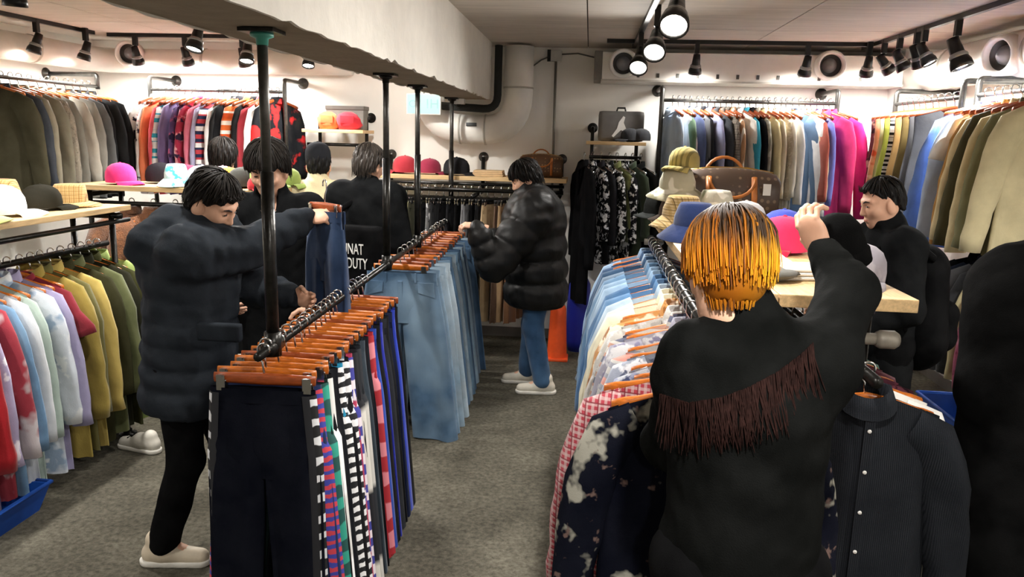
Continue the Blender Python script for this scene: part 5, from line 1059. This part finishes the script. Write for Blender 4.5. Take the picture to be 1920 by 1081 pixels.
# 7 man in black puffer jacket browsing jeans
o7, W7, hc7, R7, B7 = person('person in a bulky black puffer jacket and blue jeans browsing the rear centre rack', (-.34, 5.52), 96, 1.70, lean=.10, head=(4, -26, 0), hoff=(0, -.01, -.02),
    J=dict(elL=('w', at(925, 500, Y=5.16)), haL=('w', at(893, 424, Y=5.12)), elR=(.26, .16, 1.12), haR=(.14, .40, 1.12), anL=(-.13, -.06, .085), anR=(.12, .05, .085), shL=(-.2, .02, 1.40), shR=(.2, .02, 1.40)),
    torso=dict(mat=cloth('#100f0e', gloss=True), bulk=.08, hem=.66, puff=(3.6, .03, 3), arm=1.15, collar_r=.1, collar_h=.42, wr=1.2, name='puffer_jacket', rlow=.17, depth=.92, h=.013), legs=dict(mat=cloth('#34506f', 'denim', '#46627f'), w=.98, name='jeans'), hairs=dict(style=FRINGE, strand_style=FRINGE, puff=.012, seed=15, n=220),
    shoes=dict(mat=mat('cream_shoe', '#cfc8b8', .6)), hands=dict(L=dict(dir=(-1, 0, .1), palm=(0, .3, -1), curl=.7)))
# 8 the yellow-haired shopper, back to the camera
coat = cloth('#0c0d0c', sheen=0)
YST = [(-.2, -.088), (-.1, -.086), (-.05, -.072), (-.01, -.045), (.03, -.02), (.06, .01), (.2, .03)]
o8, W8, hc8, R8, B8 = person('person with dyed yellow hair in a black fringed top reaching over the hat table', (.385, 1.66), 4, 1.72, lean=.05, head=(0, -24, 0), hoff=(-.055, .0, -.03),
    J=dict(elR=('w', at(1590, 548, Y=1.88)), haR=('w', at(1542, 466, Y=2.02)), shR=(.15, .03, 1.40), shL=(-.135, .02, 1.395), elL=(-.15, .16, 1.14), haL=(-.05, .30, 1.05)),
    torso=dict(mat=coat, bulk=.0, hem=.42, rlow=.20, depth=.86, seed=21, wr=1.2, arm=1.0, collar_r=.072, collar_h=.5, h=.010, name='poncho_top', k=.07, cuff=.12), legs=dict(mat=BK1), faces=False,
    hands=dict(R=dict(dir=(-.45, .35, .8), palm=(.75, .6, .15), curl=.6, spread=.05, thumb=.5)))
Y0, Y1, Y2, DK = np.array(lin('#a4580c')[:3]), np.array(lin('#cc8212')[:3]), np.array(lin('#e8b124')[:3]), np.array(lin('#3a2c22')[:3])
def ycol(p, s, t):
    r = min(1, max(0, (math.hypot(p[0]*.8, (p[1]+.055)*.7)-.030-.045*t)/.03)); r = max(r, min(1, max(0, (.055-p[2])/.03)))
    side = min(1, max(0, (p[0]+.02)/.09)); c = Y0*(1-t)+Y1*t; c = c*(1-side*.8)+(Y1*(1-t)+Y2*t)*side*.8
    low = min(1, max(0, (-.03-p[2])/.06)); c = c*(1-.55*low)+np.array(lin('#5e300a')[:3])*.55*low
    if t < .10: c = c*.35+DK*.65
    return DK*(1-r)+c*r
F = Field((-.16, -.18, -.17), (.16, .18, .21), .005); F.ell((0, -.014, .042), (.088, .108, .097), .0); F.ell((0, -.04, -.02), (.070, .072, .08), .03)
F.cut(lambda X, Y, Z: (np.interp(Y, *zip(*YST))+.006*np.sin(X*150)-Z)*.8); Vh, Qh = F.net()
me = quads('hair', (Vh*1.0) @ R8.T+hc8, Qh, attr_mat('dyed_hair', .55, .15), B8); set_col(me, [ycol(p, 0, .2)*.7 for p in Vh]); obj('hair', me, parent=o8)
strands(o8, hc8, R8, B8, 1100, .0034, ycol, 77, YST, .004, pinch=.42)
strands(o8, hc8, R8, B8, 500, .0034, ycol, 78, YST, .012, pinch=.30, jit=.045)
# fringe sewn in a curve across the back of the top
def fringe():
    rng = random.Random(5); parts = []
    dg = bpy.context.evaluated_depsgraph_get(); jk = [c for c in o8.children if c.name.startswith('poncho')][0]; bpy.context.view_layer.update()
    from mathutils.bvhtree import BVHTree
    vv = [v.co+Vector(B8) for v in jk.data.vertices]; bv = BVHTree.FromPolygons(vv, [tuple(p.vertices) for p in jk.data.polygons])
    curve = [(1236, 735), (1290, 752), (1350, 742), (1405, 722), (1455, 695), (1500, 662), (1522, 640)]
    cx, cy = zip(*curve)
    for i in range(210):
        px = 1236+(1522-1236)*(i/209)+rng.uniform(-2, 2); py = np.interp(px, cx, cy)
        ln = rng.uniform(.085, .125); o0 = Vector((0, 0, CAM_H)); d = (at(px, py, Y=1.6)-o0).normalized(); hit = bv.ray_cast(o0, d)
        if hit[0] is None: continue
        p = hit[0]; sx = rng.uniform(-.01, .035); pts = []
        for k in range(5):
            q = p+Vector((sx*(k/4)**1.3, 0, -ln*k/4)); h2 = bv.find_nearest(q); off = .006+.004*rng.random()
            if h2[0] is not None: nrm = Vector((0, -1, 0)); q = Vector((q.x, min(q.y, h2[0].y)-off, q.z))
            pts.append((q-Vector(B8))[:])
        parts.append(tube(pts, [.0018, .002, .0018, .0016, .0008], 4, False))
    v, f = cat_mesh(parts); obj('fringe', mesh('fringe', v, f, mat('fringe_yarn', '#261613', .8, 0, .5, 60, spec=.08)), parent=o8, kind='stuff')
fringe()
hb = at(1570, 450, Y=2.12)
t = empty('knit_beanie', hb, .3, label='black knitted beanie held up by the yellow-haired person', cat='hat')
BN = cloth('#060606', 'stripe', '#0c0c0c', W_, 6)
obj('crown', mesh('crown', *xf(lathe([(.066, -.06), (.070, -.02), (.064, .03), (.046, .06), (.018, .072), (.001, .073)], 22), Matrix.Rotation(-.35, 4, 'Y')), BN), parent=t)
obj('cuff', mesh('cuff', *xf(lathe([(.068, -.075), (.075, -.07), (.075, -.035), (.069, -.03)], 22), Matrix.Rotation(-.35, 4, 'Y')), BN), parent=t)
# 9 person in a long black coat cut by the right picture edge
person('person in a long black coat cut by the right edge of the picture', (1.50, 2.50), 10, 1.80, J=dict(haL=(-.12, .10, .85), haR=(.12, .10, .85), elL=(-.20, 0, 1.1), elR=(.20, 0, 1.1), shL=(-.17, 0, 1.38), shR=(.17, 0, 1.38)), torso=dict(mat=cloth('#080808', sheen=0), bulk=.05, hem=.30, rlow=.27, seed=33, arm=1.0, k=.14), legs=dict(mat=BK1), faces=False, hairs=dict(style=SHORT, seed=4))
# stray sneakers
def sneaker(p, rotz, m, label):
    A = np.zeros(3); t = empty('sneaker', p, rotz, label=label, cat='shoe')
    F = Field((-.08, -.16, -.02), (.08, .2, .16), .007); F.cone((0, -.09, .05), (0, .0, .07), .04, .04, .02); F.cone((0, -.02, .05), (0, .12, .034), .043, .034, .03); F.cone((0, -.07, .07), (0, -.07, .095), .04, .04, .02); F.cut(lambda X, Y, Z: .022-Z); V, Q = F.net(); obj('upper', quads('upper', V, Q, m), parent=t)
    F = Field((-.08, -.18, -.03), (.08, .2, .06), .007); F.cone((0, -.09, .018), (0, .12, .018), .044, .041, .02); F.cut(lambda X, Y, Z: np.maximum(Z-.028, -Z)); V, Q = F.net(); obj('sole', quads('sole', V, Q, mat('white_sole', '#d9d5cb', .6)), parent=t)
    obj('laces', mesh('laces', *tube([(-.02, .02, .098), (.02, .035, .092), (-.02, .05, .086), (.02, .065, .08), (-.02, .08, .073)], .004, 6), BLACKM), parent=t)
sneaker((-2.52, 3.98, 0), 1.35, mat('worn_white_shoe', '#c7c2b6', .6), 'white and black sneaker on the floor behind the left foreground rail')
sneaker((2.10, 4.45, 0), .4, mat('clean_white_shoe', '#dedbd4', .6), 'white sneaker on the floor beside the right blue bin')
